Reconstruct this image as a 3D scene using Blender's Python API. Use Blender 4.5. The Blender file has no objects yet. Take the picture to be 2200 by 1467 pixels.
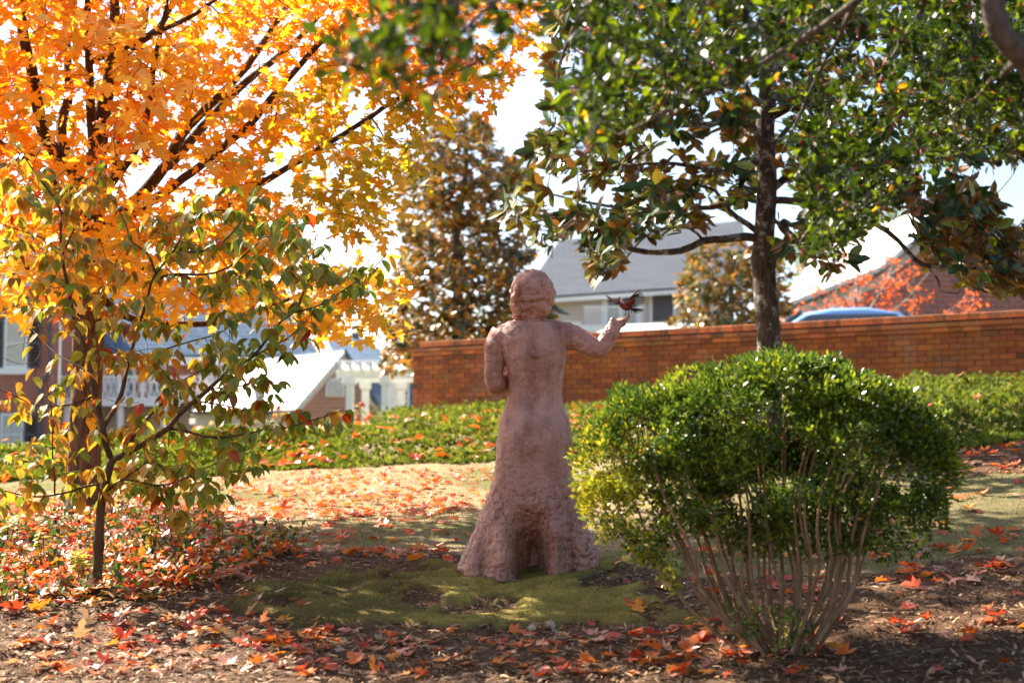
import bpy, math, random
import numpy as np
from mathutils import Vector, Matrix

random.seed(7)
RNG = np.random.default_rng(11)
R = math.radians
scene = bpy.context.scene

# ------------------------------------------------------------------ camera, sky, sun
F_PX = 2200 * 50.0 / 36.0
TILT = R(4.4)
CAM_Z = 1.5
cam_data = bpy.data.cameras.new('camera')
cam_data.lens = 50.0
cam_data.sensor_width = 36.0
cam_data.clip_start = 0.1
cam_data.clip_end = 3000
cam_data.dof.use_dof = True
cam_data.dof.focus_distance = 8.15
cam_data.dof.aperture_fstop = 2.2
cam = bpy.data.objects.new('camera', cam_data)
scene.collection.objects.link(cam)
cam.location = (0, 0, CAM_Z)
cam.rotation_euler = (R(90) + TILT, 0, 0)
scene.camera = cam

SUN_AZ = R(-52)      # measured from +Y towards +X (negative: to the left of the view)
SUN_EL = R(40)
world = bpy.data.worlds.new('World')
scene.world = world
world.use_nodes = True
wn = world.node_tree.nodes
wl = world.node_tree.links
sky = wn.new('ShaderNodeTexSky')
sky.sky_type = 'NISHITA'
sky.sun_disc = False
sky.sun_elevation = SUN_EL
sky.sun_rotation = SUN_AZ
sky.altitude = 200
sky.air_density = 1.0
sky.dust_density = 2.5
sky.ozone_density = 1.0
bg = wn['Background']
bg.inputs['Strength'].default_value = 0.07
wl.new(sky.outputs[0], bg.inputs['Color'])

sun_data = bpy.data.lights.new('sun', 'SUN')
sun_data.energy = 5.0
sun_data.angle = R(0.55)
sun_data.color = (1.0, 0.90, 0.76)
sun = bpy.data.objects.new('sun', sun_data)
scene.collection.objects.link(sun)
to_sun = Vector((math.sin(SUN_AZ) * math.cos(SUN_EL), math.cos(SUN_AZ) * math.cos(SUN_EL), math.sin(SUN_EL)))
sun.rotation_euler = (-to_sun).to_track_quat('-Z', 'Y').to_euler()
sun.location = (-20, 20, 20)

scene.view_settings.view_transform = 'Standard'
scene.view_settings.look = 'None'
scene.view_settings.gamma = 1.0
scene.view_settings.use_curve_mapping = False
scene.view_settings.exposure = 2.15
scene.render.engine = 'CYCLES'
scene.cycles.max_bounces = 8
scene.cycles.transparent_max_bounces = 8
scene.cycles.sample_clamp_indirect = 6.0
scene.cycles.use_denoising = True

# ------------------------------------------------------------------ helpers
def lin(r, g, b):
    f = lambda c: ((c / 255.0) / 12.92) if c <= 10 else (((c / 255.0) + 0.055) / 1.055) ** 2.4
    return np.array([f(r), f(g), f(b)])

ST, CT = math.sin(TILT), math.cos(TILT)
def P(px, py, Y):
    u = (px - 1100.0) / F_PX
    v = (733.5 - py) / F_PX
    k = Y / (CT - v * ST)
    return np.array([u * k, Y, CAM_Z + (ST + v * CT) * k])

def project(p):
    p = np.asarray(p, float)
    y, z = p[..., 1], p[..., 2] - CAM_Z
    d = y * CT + z * ST
    h = -y * ST + z * CT
    return 1100 + F_PX * p[..., 0] / d, 733.5 - F_PX * h / d

def _hash(ix, iy, iz):
    n = (ix.astype(np.int64) * 374761393 + iy.astype(np.int64) * 668265263 + iz.astype(np.int64) * 2147483647) & 0x7fffffff
    n = ((n ^ (n >> 13)) * 1274126177) & 0x7fffffff
    n = ((n ^ (n >> 16)) * 668265263) & 0x7fffffff
    return (n & 0xffff) / 65535.0
def vnoise(p):
    p = np.asarray(p, float)
    i = np.floor(p).astype(np.int64)
    f = p - i
    f = f * f * (3 - 2 * f)
    out = 0
    for dx in (0, 1):
        wx = f[..., 0] if dx else 1 - f[..., 0]
        for dy in (0, 1):
            wy = f[..., 1] if dy else 1 - f[..., 1]
            for dz in (0, 1):
                wz = f[..., 2] if dz else 1 - f[..., 2]
                out = out + wx * wy * wz * _hash(i[..., 0] + dx, i[..., 1] + dy, i[..., 2] + dz)
    return out * 2 - 1
def fbm(p, octv=4, gain=0.5):
    p = np.asarray(p, float)
    a, s, t = 1.0, 0.0, 0.0
    for k in range(octv):
        s = s + a * vnoise(p * 2 ** k + 17.3 * k)
        t += a
        a *= gain
    return s / t

def smooth(a, b, x):
    t = np.clip((np.asarray(x, float) - a) / (b - a), 0, 1)
    return t * t * (3 - 2 * t)

def ground_z(x, y, rough=True):
    x = np.asarray(x, float); y = np.asarray(y, float)
    yy = np.clip(y, -40, 24)
    s = np.where(yy < 12, 0.0975 * yy, 1.17 + 0.0975 * (yy - 12) - 0.0020 * (yy - 12) ** 2)
    xs = np.clip(x - 0.5, -40, 8)
    s = s + 0.1 * 0.5 * (xs + np.sqrt(xs * xs + 0.15)) * smooth(2, 7, y)
    xl = np.clip(-x - 1.2, -40, 12)
    s = s - 0.06 * 0.5 * (xl + np.sqrt(xl * xl + 0.15)) * smooth(9, 14, y)
    far = 0.7 + 2.3 * smooth(-6, 3, x)
    w = smooth(24.5, 34, y)
    z = s * (1 - w) + far * w
    if rough:
        pp = np.stack([x * 1.3, y * 1.3, np.zeros_like(x)], -1)
        z = z + 0.030 * fbm(pp, 3) * smooth(40, 25, y)
    return z

def on_ground(px, py):
    lo, hi = 2.5, 60.0
    for _ in range(50):
        m = 0.5 * (lo + hi)
        p = P(px, py, m)
        if p[2] > ground_z(p[0], m, False):
            lo = m
        else:
            hi = m
    p = P(px, py, lo)
    p[2] = ground_z(p[0], lo)
    return p

COL = scene.collection
def set_props(o, label=None, cat=None, group=None, kind=None):
    if label: o['label'] = label
    if cat: o['category'] = cat
    if group: o['group'] = group
    if kind: o['kind'] = kind
    return o

def empty(name, loc, label=None, cat=None, group=None):
    o = bpy.data.objects.new(name, None)
    o.empty_display_size = 0.2
    o.location = Vector([float(c) for c in loc])
    COL.objects.link(o)
    return set_props(o, label, cat, group)

def root_loc(o):
    v = np.zeros(3)
    while o is not None:
        v = v + np.array(o.location)
        o = o.parent
    return v

class MB:
    """collects faces of one mesh"""
    def __init__(self):
        self.v = []; self.n = 0; self.f = []; self.c = []
    def add(self, verts, faces, col=None):
        verts = np.asarray(verts, float).reshape(-1, 3)
        self.v.append(verts)
        for f in faces if isinstance(faces, list) else [faces]:
            f = np.asarray(f, np.int64)
            if f.ndim == 1: f = f[None]
            self.f.append(f + self.n)
        if col is not None:
            col = np.asarray(col, float)
            if col.ndim == 1: col = np.tile(col[:3], (len(verts), 1))
            self.c.append(col[:, :3])
        self.n += len(verts)
        return self
    def box(self, a, b, col=None):
        x0, y0, z0 = a; x1, y1, z1 = b
        x0, x1 = min(x0, x1), max(x0, x1); y0, y1 = min(y0, y1), max(y0, y1); z0, z1 = min(z0, z1), max(z0, z1)
        v = [(x0,y0,z0),(x1,y0,z0),(x1,y1,z0),(x0,y1,z0),(x0,y0,z1),(x1,y0,z1),(x1,y1,z1),(x0,y1,z1)]
        return self.add(v, [np.array([(0,3,2,1),(4,5,6,7),(0,1,5,4),(1,2,6,5),(2,3,7,6),(3,0,4,7)])], col)
    def obox(self, center, ax, ay, az, h, col=None):
        c = np.asarray(center, float); A = np.array([ax, ay, az], float)
        s = np.array([(-1,-1,-1),(1,-1,-1),(1,1,-1),(-1,1,-1),(-1,-1,1),(1,-1,1),(1,1,1),(-1,1,1)], float) * np.asarray(h, float)
        return self.add(c + s @ A, [np.array([(0,3,2,1),(4,5,6,7),(0,1,5,4),(1,2,6,5),(2,3,7,6),(3,0,4,7)])], col)
    def prism(self, poly, d, col=None):
        """poly: (n,3) planar ring, extruded by vector d"""
        p = np.asarray(poly, float); n = len(p)
        q = p + np.asarray(d, float)
        fs = [np.arange(n)[::-1], np.arange(n) + n]
        quads = np.array([(i, (i + 1) % n, (i + 1) % n + n, i + n) for i in range(n)])
        return self.add(np.vstack([p, q]), [fs[0], fs[1], quads], col)
    def tube(self, pts, rad, sides=8, col=None, cap=True, rough=0.0, seed=0):
        pts = np.asarray(pts, float); n = len(pts)
        rad = np.broadcast_to(np.asarray(rad, float), (n,))
        t = np.gradient(pts, axis=0)
        t /= np.linalg.norm(t, axis=1)[:, None] + 1e-12
        ref = np.array([0.13, 0.97, 0.2]) if abs(t[0] @ np.array([0.13, 0.97, 0.2])) < 0.9 else np.array([1.0, 0, 0])
        us = np.zeros((n, 3)); u = ref
        for i in range(n):
            u = u - (u @ t[i]) * t[i]
            u /= np.linalg.norm(u) + 1e-12
            us[i] = u
        w = np.cross(t, us)
        a = np.arange(sides) * 2 * math.pi / sides
        rr = rad[:, None] * np.ones((1, sides))
        ring = pts[:, None] + rr[..., None] * (np.cos(a)[None, :, None] * us[:, None] + np.sin(a)[None, :, None] * w[:, None])
        if rough:
            nrm = ring - pts[:, None]
            ring = ring + nrm * (rough * fbm(ring * np.array([14, 14, 5.0]) + seed, 4, 0.6))[..., None]
        v = ring.reshape(-1, 3)
        i = np.arange(n - 1)[:, None] * sides; j = np.arange(sides)[None]; k = (j + 1) % sides
        q = np.stack([i + j, i + k, i + k + sides, i + j + sides], -1).reshape(-1, 4)
        fs = [q]
        if cap:
            fs.append(np.arange(sides)[::-1]); fs.append(np.arange(sides) + (n - 1) * sides)
        return self.add(v, fs, col)
    def build(self, name, mat, parent=None, smooth_=False, **props):
        me = mesh_from(name, np.vstack(self.v), self.f, np.vstack(self.c) if self.c else None, mat, parent, smooth_)
        o = bpy.data.objects.new(name, me)
        COL.objects.link(o)
        if parent is not None: o.parent = parent
        return set_props(o, **props)

def mesh_from(name, V, faces, cols, mat, parent=None, smooth_=False):
    if parent is not None: V = V - root_loc(parent)
    me = bpy.data.meshes.new(name)
    me.vertices.add(len(V))
    me.vertices.foreach_set('co', V.astype(np.float32).ravel())
    loops = np.concatenate([f.ravel() for f in faces]).astype(np.int32)
    tot = np.concatenate([np.full(len(f), f.shape[1]) for f in faces]).astype(np.int32)
    start = np.concatenate([[0], np.cumsum(tot)[:-1]]).astype(np.int32)
    me.loops.add(len(loops))
    me.loops.foreach_set('vertex_index', loops)
    me.polygons.add(len(tot))
    me.polygons.foreach_set('loop_start', start)
    me.polygons.foreach_set('loop_total', tot)
    me.polygons.foreach_set('use_smooth', np.full(len(tot), bool(smooth_)))
    if cols is not None:
        a = me.color_attributes.new('Col', 'FLOAT_COLOR', 'POINT')
        a.data.foreach_set('color', np.hstack([cols, np.ones((len(cols), 1))]).astype(np.float32).ravel())
    me.update(calc_edges=True)
    me.validate()
    for m in (mat if isinstance(mat, (list, tuple)) else [mat]):
        me.materials.append(m)
    return me

def obj(name, verts, faces, mat, parent=None, smooth_=False, col=None, **props):
    return MB().add(verts, faces, col).build(name, mat, parent, smooth_, **props)

# ------------------------------------------------------------------ materials
def new_mat(name):
    m = bpy.data.materials.new(name); m.use_nodes = True
    nt = m.node_tree
    return m, nt.nodes, nt.links, nt.nodes['Principled BSDF']
def setin(b, **kw):
    for k, v in kw.items():
        b.inputs[k.replace('_', ' ')].default_value = v
def noise_node(n, l, scale, detail=4, coord='Object', rough=0.6):
    tc = n.new('ShaderNodeNewGeometry'); coord = 'Position'; t = n.new('ShaderNodeTexNoise')
    t.inputs['Scale'].default_value = scale; t.inputs['Detail'].default_value = detail
    t.inputs['Roughness'].default_value = rough
    l.new(tc.outputs[coord], t.inputs['Vector'])
    return t
def ramp(n, l, fac, stops):
    r = n.new('ShaderNodeValToRGB')
    e = r.color_ramp.elements
    while len(e) < len(stops): e.new(0.5)
    for i, (p, c) in enumerate(stops):
        e[i].position = p; e[i].color = (c[0], c[1], c[2], 1)
    l.new(fac, r.inputs['Fac'])
    return r
def bump(n, l, b, height, strength=0.4, dist=0.02):
    bp = n.new('ShaderNodeBump'); bp.inputs['Strength'].default_value = strength; bp.inputs['Distance'].default_value = dist
    l.new(height, bp.inputs['Height']); l.new(bp.outputs[0], b.inputs['Normal'])
    return bp

def mat_leaf(name, trans=0.45, rough=0.4, spec=0.4, under=None, vary=0.25, tboost=(1.15, 1.05, 0.6)):
    m, n, l, b = new_mat(name)
    at = n.new('ShaderNodeAttribute'); at.attribute_name = 'Col'
    nz = noise_node(n, l, 30, 2)
    mr = n.new('ShaderNodeMapRange'); mr.inputs['To Min'].default_value = 1 - vary; mr.inputs['To Max'].default_value = 1 + vary
    l.new(nz.outputs['Fac'], mr.inputs['Value'])
    mul = n.new('ShaderNodeVectorMath'); mul.operation = 'SCALE'
    l.new(at.outputs['Color'], mul.inputs[0]); l.new(mr.outputs[0], mul.inputs['Scale'])
    base = mul.outputs[0]
    if under is not None:
        geo = n.new('ShaderNodeNewGeometry'); mx = n.new('ShaderNodeMix'); mx.data_type = 'RGBA'
        l.new(geo.outputs['Backfacing'], mx.inputs['Factor'])
        l.new(base, mx.inputs['A']); mx.inputs['B'].default_value = (*under, 1)
        base = mx.outputs['Result']
    l.new(base, b.inputs['Base Color'])
    setin(b, Roughness=rough); b.inputs['Specular IOR Level'].default_value = spec
    tr = n.new('ShaderNodeBsdfTranslucent')
    tm = n.new('ShaderNodeVectorMath'); tm.operation = 'MULTIPLY'; tm.inputs[1].default_value = tboost
    l.new(mul.outputs[0], tm.inputs[0]); l.new(tm.outputs[0], tr.inputs['Color'])
    mix = n.new('ShaderNodeMixShader'); mix.inputs[0].default_value = trans
    l.new(b.outputs[0], mix.inputs[1]); l.new(tr.outputs[0], mix.inputs[2])
    l.new(mix.outputs[0], n['Material Output'].inputs['Surface'])
    return m

def mat_plain(name, col, rough=0.7, nscale=20, namp=0.15, spec=0.3, bumps=0.0, bscale=60, metallic=0.0):
    m, n, l, b = new_mat(name)
    nz = noise_node(n, l, nscale, 5)
    c = np.asarray(col)
    r = ramp(n, l, nz.outputs['Fac'], [(0.25, c * (1 - namp)), (0.75, np.minimum(c * (1 + namp), 1))])
    l.new(r.outputs[0], b.inputs['Base Color'])
    setin(b, Roughness=rough, Metallic=metallic); b.inputs['Specular IOR Level'].default_value = spec
    if bumps:
        n2 = noise_node(n, l, bscale, 6)
        bump(n, l, b, n2.outputs['Fac'], bumps, 0.02)
    return m

def mat_attr(name, rough=0.8, spec=0.25, nscale=40, vary=0.25, bumps=0.0, bscale=80):
    m, n, l, b = new_mat(name)
    at = n.new('ShaderNodeAttribute'); at.attribute_name = 'Col'
    nz = noise_node(n, l, nscale, 5)
    mr = n.new('ShaderNodeMapRange'); mr.inputs['To Min'].default_value = 1 - vary; mr.inputs['To Max'].default_value = 1 + vary
    l.new(nz.outputs['Fac'], mr.inputs['Value'])
    mul = n.new('ShaderNodeVectorMath'); mul.operation = 'SCALE'
    l.new(at.outputs['Color'], mul.inputs[0]); l.new(mr.outputs[0], mul.inputs['Scale'])
    l.new(mul.outputs[0], b.inputs['Base Color'])
    setin(b, Roughness=rough); b.inputs['Specular IOR Level'].default_value = spec
    if bumps:
        n2 = noise_node(n, l, bscale, 6)
        bump(n, l, b, n2.outputs['Fac'], bumps, 0.02)
    return m

def mat_bark(name, dark, light, lichen=None, scale=14):
    m, n, l, b = new_mat(name)
    tc = n.new('ShaderNodeTexCoord'); mp = n.new('ShaderNodeMapping'); mp.inputs['Scale'].default_value = (1, 1, 0.22)
    l.new(tc.outputs['Object'], mp.inputs['Vector'])
    t = n.new('ShaderNodeTexNoise'); t.inputs['Scale'].default_value = scale * 2; t.inputs['Detail'].default_value = 8; t.inputs['Roughness'].default_value = 0.65
    l.new(mp.outputs[0], t.inputs['Vector'])
    r = ramp(n, l, t.outputs['Fac'], [(0.35, dark), (0.68, light)])
    out = r.outputs[0]
    if lichen is not None:
        t2 = noise_node(n, l, 9, 6, rough=0.7)
        r2 = ramp(n, l, t2.outputs['Fac'], [(0.54, (0, 0, 0)), (0.60, (1, 1, 1))])
        mx = n.new('ShaderNodeMix'); mx.data_type = 'RGBA'
        l.new(r2.outputs[0], mx.inputs['Factor']); l.new(out, mx.inputs['A']); mx.inputs['B'].default_value = (*lichen, 1)
        out = mx.outputs['Result']
    l.new(out, b.inputs['Base Color'])
    setin(b, Roughness=0.85); b.inputs['Specular IOR Level'].default_value = 0.2
    bump(n, l, b, t.outputs['Fac'], 0.9, 0.03)
    return m

def mat_brick(name, c1, c2, mortar, bw=0.21, bh=0.075, rotz=0.0):
    m, n, l, b = new_mat(name)
    tc = n.new('ShaderNodeTexCoord'); sp = n.new('ShaderNodeSeparateXYZ'); cb = n.new('ShaderNodeCombineXYZ')
    mp = n.new('ShaderNodeMapping'); mp.inputs['Rotation'].default_value = (0, 0, -rotz)
    l.new(tc.outputs['Object'], mp.inputs['Vector']); l.new(mp.outputs[0], sp.inputs[0])
    ad = n.new('ShaderNodeMath'); ad.operation = 'ADD'
    l.new(sp.outputs['X'], ad.inputs[0]); l.new(sp.outputs['Y'], ad.inputs[1])
    l.new(ad.outputs[0], cb.inputs['X']); l.new(sp.outputs['Z'], cb.inputs['Y'])
    t = n.new('ShaderNodeTexBrick')
    t.inputs['Scale'].default_value = 1; t.inputs['Brick Width'].default_value = bw; t.inputs['Row Height'].default_value = bh
    t.inputs['Mortar Size'].default_value = 0.006; t.inputs['Color1'].default_value = (*c1, 1); t.inputs['Color2'].default_value = (*c2, 1)
    t.inputs['Mortar'].default_value = (*mortar, 1)
    l.new(cb.outputs[0], t.inputs['Vector']); l.new(t.outputs['Color'], b.inputs['Base Color'])
    setin(b, Roughness=0.85)
    return m

def mat_shingle(name, c1, c2, rough=0.5, bw=0.3, bh=0.2, spec=0.5):
    m, n, l, b = new_mat(name)
    tc = n.new('ShaderNodeTexCoord'); sp = n.new('ShaderNodeSeparateXYZ'); cb = n.new('ShaderNodeCombineXYZ')
    l.new(tc.outputs['Object'], sp.inputs[0])
    ad = n.new('ShaderNodeMath'); ad.operation = 'ADD'
    l.new(sp.outputs['X'], ad.inputs[0]); l.new(sp.outputs['Y'], ad.inputs[1])
    l.new(ad.outputs[0], cb.inputs['X']); l.new(sp.outputs['Z'], cb.inputs['Y'])
    t = n.new('ShaderNodeTexBrick')
    t.inputs['Scale'].default_value = 1; t.inputs['Brick Width'].default_value = bw; t.inputs['Row Height'].default_value = bh
    t.inputs['Mortar Size'].default_value = 0.012; t.inputs['Color1'].default_value = (*c1, 1); t.inputs['Color2'].default_value = (*c2, 1)
    t.inputs['Mortar'].default_value = (*(np.asarray(c1) * 0.55), 1)
    l.new(cb.outputs[0], t.inputs['Vector']); l.new(t.outputs['Color'], b.inputs['Base Color'])
    setin(b, Roughness=rough); b.inputs['Specular IOR Level'].default_value = spec
    return m

M = {}
M['maple_leaf'] = mat_leaf('maple_leaf', 0.55, 0.45, 0.35)
M['dogwood_leaf'] = mat_leaf('dogwood_leaf', 0.4, 0.42, 0.4)
M['magnolia_leaf'] = mat_leaf('magnolia_leaf', 0.22, 0.30, 0.38, under=(0.20, 0.085, 0.022))
M['holly_leaf'] = mat_leaf('holly_leaf', 0.42, 0.32, 0.35, tboost=(1.6, 1.5, 0.4))
M['bush_leaf'] = mat_leaf('bush_leaf', 0.36, 0.24, 0.55)
M['juniper'] = mat_leaf('juniper', 0.35, 0.55, 0.3)
M['fallen'] = mat_leaf('fallen_leaf', 0.30, 0.40, 0.45)
M['grass'] = mat_leaf('grass', 0.3, 0.5, 0.3)
M['myrtle_leaf'] = mat_leaf('myrtle_leaf', 0.5, 0.4, 0.4)
M['maple_bark'] = mat_bark('maple_bark', (0.035, 0.022, 0.014), (0.20, 0.115, 0.06))
M['maple_limb'] = mat_bark('maple_limb', (0.025, 0.015, 0.010), (0.10, 0.06, 0.035))
M['magnolia_bark'] = mat_bark('magnolia_bark', (0.03, 0.021, 0.017), (0.12, 0.085, 0.065), (0.30, 0.30, 0.27))
M['grey_bark'] = mat_bark('grey_bark', (0.06, 0.045, 0.035), (0.19, 0.15, 0.12))
M['dogwood_bark'] = mat_bark('dogwood_bark', (0.05, 0.028, 0.014), (0.17, 0.10, 0.055))
M['bush_bark'] = mat_bark('bush_bark', (0.16, 0.09, 0.048), (0.42, 0.27, 0.16))
M['myrtle_bark'] = mat_bark('myrtle_bark', (0.25, 0.22, 0.2), (0.5, 0.45, 0.4))
M['berry'] = mat_plain('berry', lin(190, 20, 15), 0.25, spec=0.5)
M['mulch'] = mat_attr('mulch_chips', 0.75, 0.3)
M['white_paint'] = mat_plain('white_paint', (0.80, 0.79, 0.77), 0.5, 3, 0.05)
M['cream_paint'] = mat_plain('cream_paint', (0.62, 0.52, 0.42), 0.6, 3, 0.06)
M['siding'] = mat_plain('beige_siding', (0.58, 0.50, 0.46), 0.7, 2, 0.05)
M['dark_paint'] = mat_plain('dark_paint', (0.012, 0.013, 0.016), 0.4, 5, 0.1)
M['grey_paint'] = mat_plain('grey_paint', (0.10, 0.09, 0.10), 0.5, 5, 0.1)
M['metal_white'] = mat_plain('white_metal', (0.75, 0.75, 0.75), 0.35, 3, 0.05)
M['slate'] = mat_shingle('slate_roof', (0.11, 0.15, 0.21), (0.15, 0.20, 0.27), 0.8, spec=0.0)
M['slate_sunlit'] = mat_shingle('sunlit_shingle_roof', (0.66, 0.68, 0.68), (0.76, 0.78, 0.78), 0.6, 0.35, 0.22, 0.3)  # sun sheen on the roofs painted in as a lighter base colour
M['shingle_grey'] = mat_shingle('grey_shingle_roof', (0.095, 0.105, 0.125), (0.115, 0.125, 0.145), 0.85, spec=0.0)
M['brick_far'] = mat_brick('far_brick', (0.36, 0.10, 0.06), (0.30, 0.085, 0.055), (0.42, 0.32, 0.26))
M['brick_pink'] = mat_brick('pink_brick', (0.34, 0.12, 0.09), (0.29, 0.10, 0.08), (0.45, 0.36, 0.32), 0.4, 0.16)
M['brick_light'] = mat_brick('light_brick', (0.42, 0.20, 0.12), (0.36, 0.16, 0.10), (0.5, 0.42, 0.35), 0.35, 0.13)
m_, n_, l_, b_ = new_mat('window_glass')
setin(b_, Roughness=0.08); b_.inputs['Base Color'].default_value = (0.10, 0.11, 0.12, 1); b_.inputs['Specular IOR Level'].default_value = 0.8
M['glass'] = m_
M['curtain'] = mat_plain('curtain', (0.55, 0.52, 0.46), 0.8, 8, 0.15)
m_, n_, l_, b_ = new_mat('car_paint')
setin(b_, Roughness=0.3, Metallic=0.0); b_.inputs['Base Color'].default_value = (0.26, 0.45, 0.80, 1); b_.inputs['Coat Weight'].default_value = 0.8
M['car_paint'] = m_
M['rubber'] = mat_plain('rubber', (0.015, 0.015, 0.016), 0.8)

# ground material : three kinds of soil cover weighted by the mesh attribute
def mat_ground():
    m, n, l, b = new_mat('ground')
    at = n.new('ShaderNodeAttribute'); at.attribute_name = 'Col'
    nz = noise_node(n, l, 9, 8, rough=0.7)
    nz2 = noise_node(n, l, 55, 6, rough=0.75)
    mr = n.new('ShaderNodeMapRange'); mr.inputs['To Min'].default_value = 0.55; mr.inputs['To Max'].default_value = 1.45
    l.new(nz.outputs['Fac'], mr.inputs['Value'])
    mr2 = n.new('ShaderNodeMapRange'); mr2.inputs['To Min'].default_value = 0.45; mr2.inputs['To Max'].default_value = 1.55
    l.new(nz2.outputs['Fac'], mr2.inputs['Value'])
    mu = n.new('ShaderNodeMath'); mu.operation = 'MULTIPLY'
    l.new(mr.outputs[0], mu.inputs[0]); l.new(mr2.outputs[0], mu.inputs[1])
    sc = n.new('ShaderNodeVectorMath'); sc.operation = 'SCALE'
    l.new(at.outputs['Color'], sc.inputs[0]); l.new(mu.outputs[0], sc.inputs['Scale'])
    l.new(sc.outputs[0], b.inputs['Base Color'])
    setin(b, Roughness=0.95); b.inputs['Specular IOR Level'].default_value = 0.15
    bump(n, l, b, nz2.outputs['Fac'], 0.8, 0.02)
    return m
M['ground'] = mat_ground()

def mat_statue():
    m, n, l, b = new_mat('fired_clay')
    nz = noise_node(n, l, 5, 6, rough=0.65)
    r = ramp(n, l, nz.outputs['Fac'], [(0.3, (0.40, 0.165, 0.108)), (0.55, (0.58, 0.27, 0.19)), (0.8, (0.66, 0.36, 0.28))])
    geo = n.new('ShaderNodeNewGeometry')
    rp = ramp(n, l, geo.outputs['Pointiness'], [(0.43, (0.26, 0.20, 0.18)), (0.495, (0.95, 0.95, 0.95)), (0.56, (1.0, 1.0, 1.0))])  # crevice shade painted into the clay colour for contrast
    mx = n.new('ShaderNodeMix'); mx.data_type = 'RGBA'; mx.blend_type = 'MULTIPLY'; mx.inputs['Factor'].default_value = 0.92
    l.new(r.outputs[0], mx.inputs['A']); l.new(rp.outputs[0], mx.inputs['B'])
    mp_ = n.new('ShaderNodeMapping'); mp_.inputs['Scale'].default_value = (13, 13, 2.4)
    l.new(geo.outputs['Position'], mp_.inputs['Vector'])
    ts = n.new('ShaderNodeTexNoise'); ts.inputs['Scale'].default_value = 1.0; ts.inputs['Detail'].default_value = 6; ts.inputs['Roughness'].default_value = .65
    l.new(mp_.outputs[0], ts.inputs['Vector'])
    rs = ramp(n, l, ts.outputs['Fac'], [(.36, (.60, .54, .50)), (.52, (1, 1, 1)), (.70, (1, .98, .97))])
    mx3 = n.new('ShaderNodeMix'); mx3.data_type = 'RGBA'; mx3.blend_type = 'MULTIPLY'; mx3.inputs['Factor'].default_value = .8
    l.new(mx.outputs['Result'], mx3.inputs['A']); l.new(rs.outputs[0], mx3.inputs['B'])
    l.new(mx3.outputs['Result'], b.inputs['Base Color'])
    setin(b, Roughness=0.42); b.inputs['Specular IOR Level'].default_value = 0.5
    n2 = noise_node(n, l, 70, 8, rough=0.7)
    n3 = noise_node(n, l, 18, 6, rough=0.6)
    ad = n.new('ShaderNodeMath'); ad.operation = 'MULTIPLY_ADD'; ad.inputs[1].default_value = 0.45
    l.new(n2.outputs['Fac'], ad.inputs[0]); l.new(n3.outputs['Fac'], ad.inputs[2])
    bump(n, l, b, ad.outputs[0], 0.8, 0.02)
    return m
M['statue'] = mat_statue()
M['bird_metal'] = mat_plain('rusty_bird_metal', (0.17, 0.022, 0.011), 0.35, 40, 0.5, 0.5, 0.4, 120, 0.25)
M['bird_dark'] = mat_plain('dark_bird_wire', (0.018, 0.010, 0.009), 0.45, 40, 0.3, 0.4, metallic=0.5)

# ------------------------------------------------------------------ ground
def px_poly(pts):
    return np.array([on_ground(*p)[:2] for p in pts])
def in_poly(x, y, poly):
    ins = np.zeros(np.shape(x), bool)
    n = len(poly); j = n - 1
    for i in range(n):
        xi, yi = poly[i]; xj, yj = poly[j]
        c = ((yi > y) != (yj > y)) & (x < (xj - xi) * (y - yi) / (yj - yi + 1e-12) + xi)
        ins ^= c; j = i
    return ins
MOSS = px_poly([(520,1300),(640,1245),(960,1215),(1300,1222),(1480,1285),(1570,1330),(1300,1345),(1000,1352),(700,1335)])
COVER = px_poly([(-300,1120),(0,1140),(250,1115),(480,1120),(640,1175),(600,1220),(470,1270),(330,1300),(100,1325),(-300,1350)])
LAWN_EDGE = np.array([on_ground(*p)[:2] for p in [(-400,1120),(0,1130),(300,1110),(640,1180),(950,1190),(1300,1215),(1500,1250),(1800,1235),(2000,1205),(2400,1190)]])
LAWN_EDGE = LAWN_EDGE[np.argsort(LAWN_EDGE[:, 0])]
STRIP = px_poly([(1850,975),(2040,950),(2500,920),(2500,1010),(2060,1018),(1850,1000)])
def zones(x, y):
    wob = 0.22 * fbm(np.stack([x * 1.7, y * 1.7, np.zeros_like(x) + 5], -1), 3)
    xx, yy = x + wob, y + wob
    wob2 = fbm(np.stack([x * 3.1, y * 3.1, np.zeros_like(x) + 25], -1), 3)
    moss = in_poly(xx + .35 * wob2, yy + .25 * wob2, MOSS) & (fbm(np.stack([x * 4.3, y * 4.3, np.zeros_like(x) + 45], -1), 3) > -.26)
    cover = in_poly(xx, yy, COVER)
    lawn = (yy > np.interp(xx, LAWN_EDGE[:, 0], LAWN_EDGE[:, 1])) & ~in_poly(xx, yy, STRIP)
    return moss, cover, lawn & ~moss

def axis(segs):
    out = [np.array([segs[0][0]])]
    for a, b, d in segs:
        n = max(1, int(round((b - a) / d)))
        out.append(np.linspace(a, b, n + 1)[1:])
    return np.concatenate(out)
gx = axis([(-900,-100,100),(-100,-20,8),(-20,-5,0.6),(-5,6.5,0.055),(6.5,20,0.6),(20,100,8),(100,900,100)])
gy = axis([(-300,-20,40),(-20,3,1.5),(3,14,0.05),(14,25,0.2),(25,60,2),(60,200,14),(200,1500,130)])
GX, GY = np.meshgrid(gx, gy)
GZ = ground_z(GX, GY)
moss, cover, lawn = zones(GX, GY)
near = (GY < 16) & (np.abs(GX) < 8)
fine = fbm(np.stack([GX * 9, GY * 9, np.zeros_like(GX)], -1), 3)
GZ = GZ + np.where(near, np.where(moss, 0.028 * fine + 0.03, np.where(lawn, 0.010 * fine, 0.022 * fine)), 0)
gc = np.zeros(GX.shape + (3,))
gc[:] = (0.115, 0.062, 0.032)
patch = fbm(np.stack([GX * 1.1, GY * 1.1, np.zeros_like(GX) + 3], -1), 4)
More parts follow.
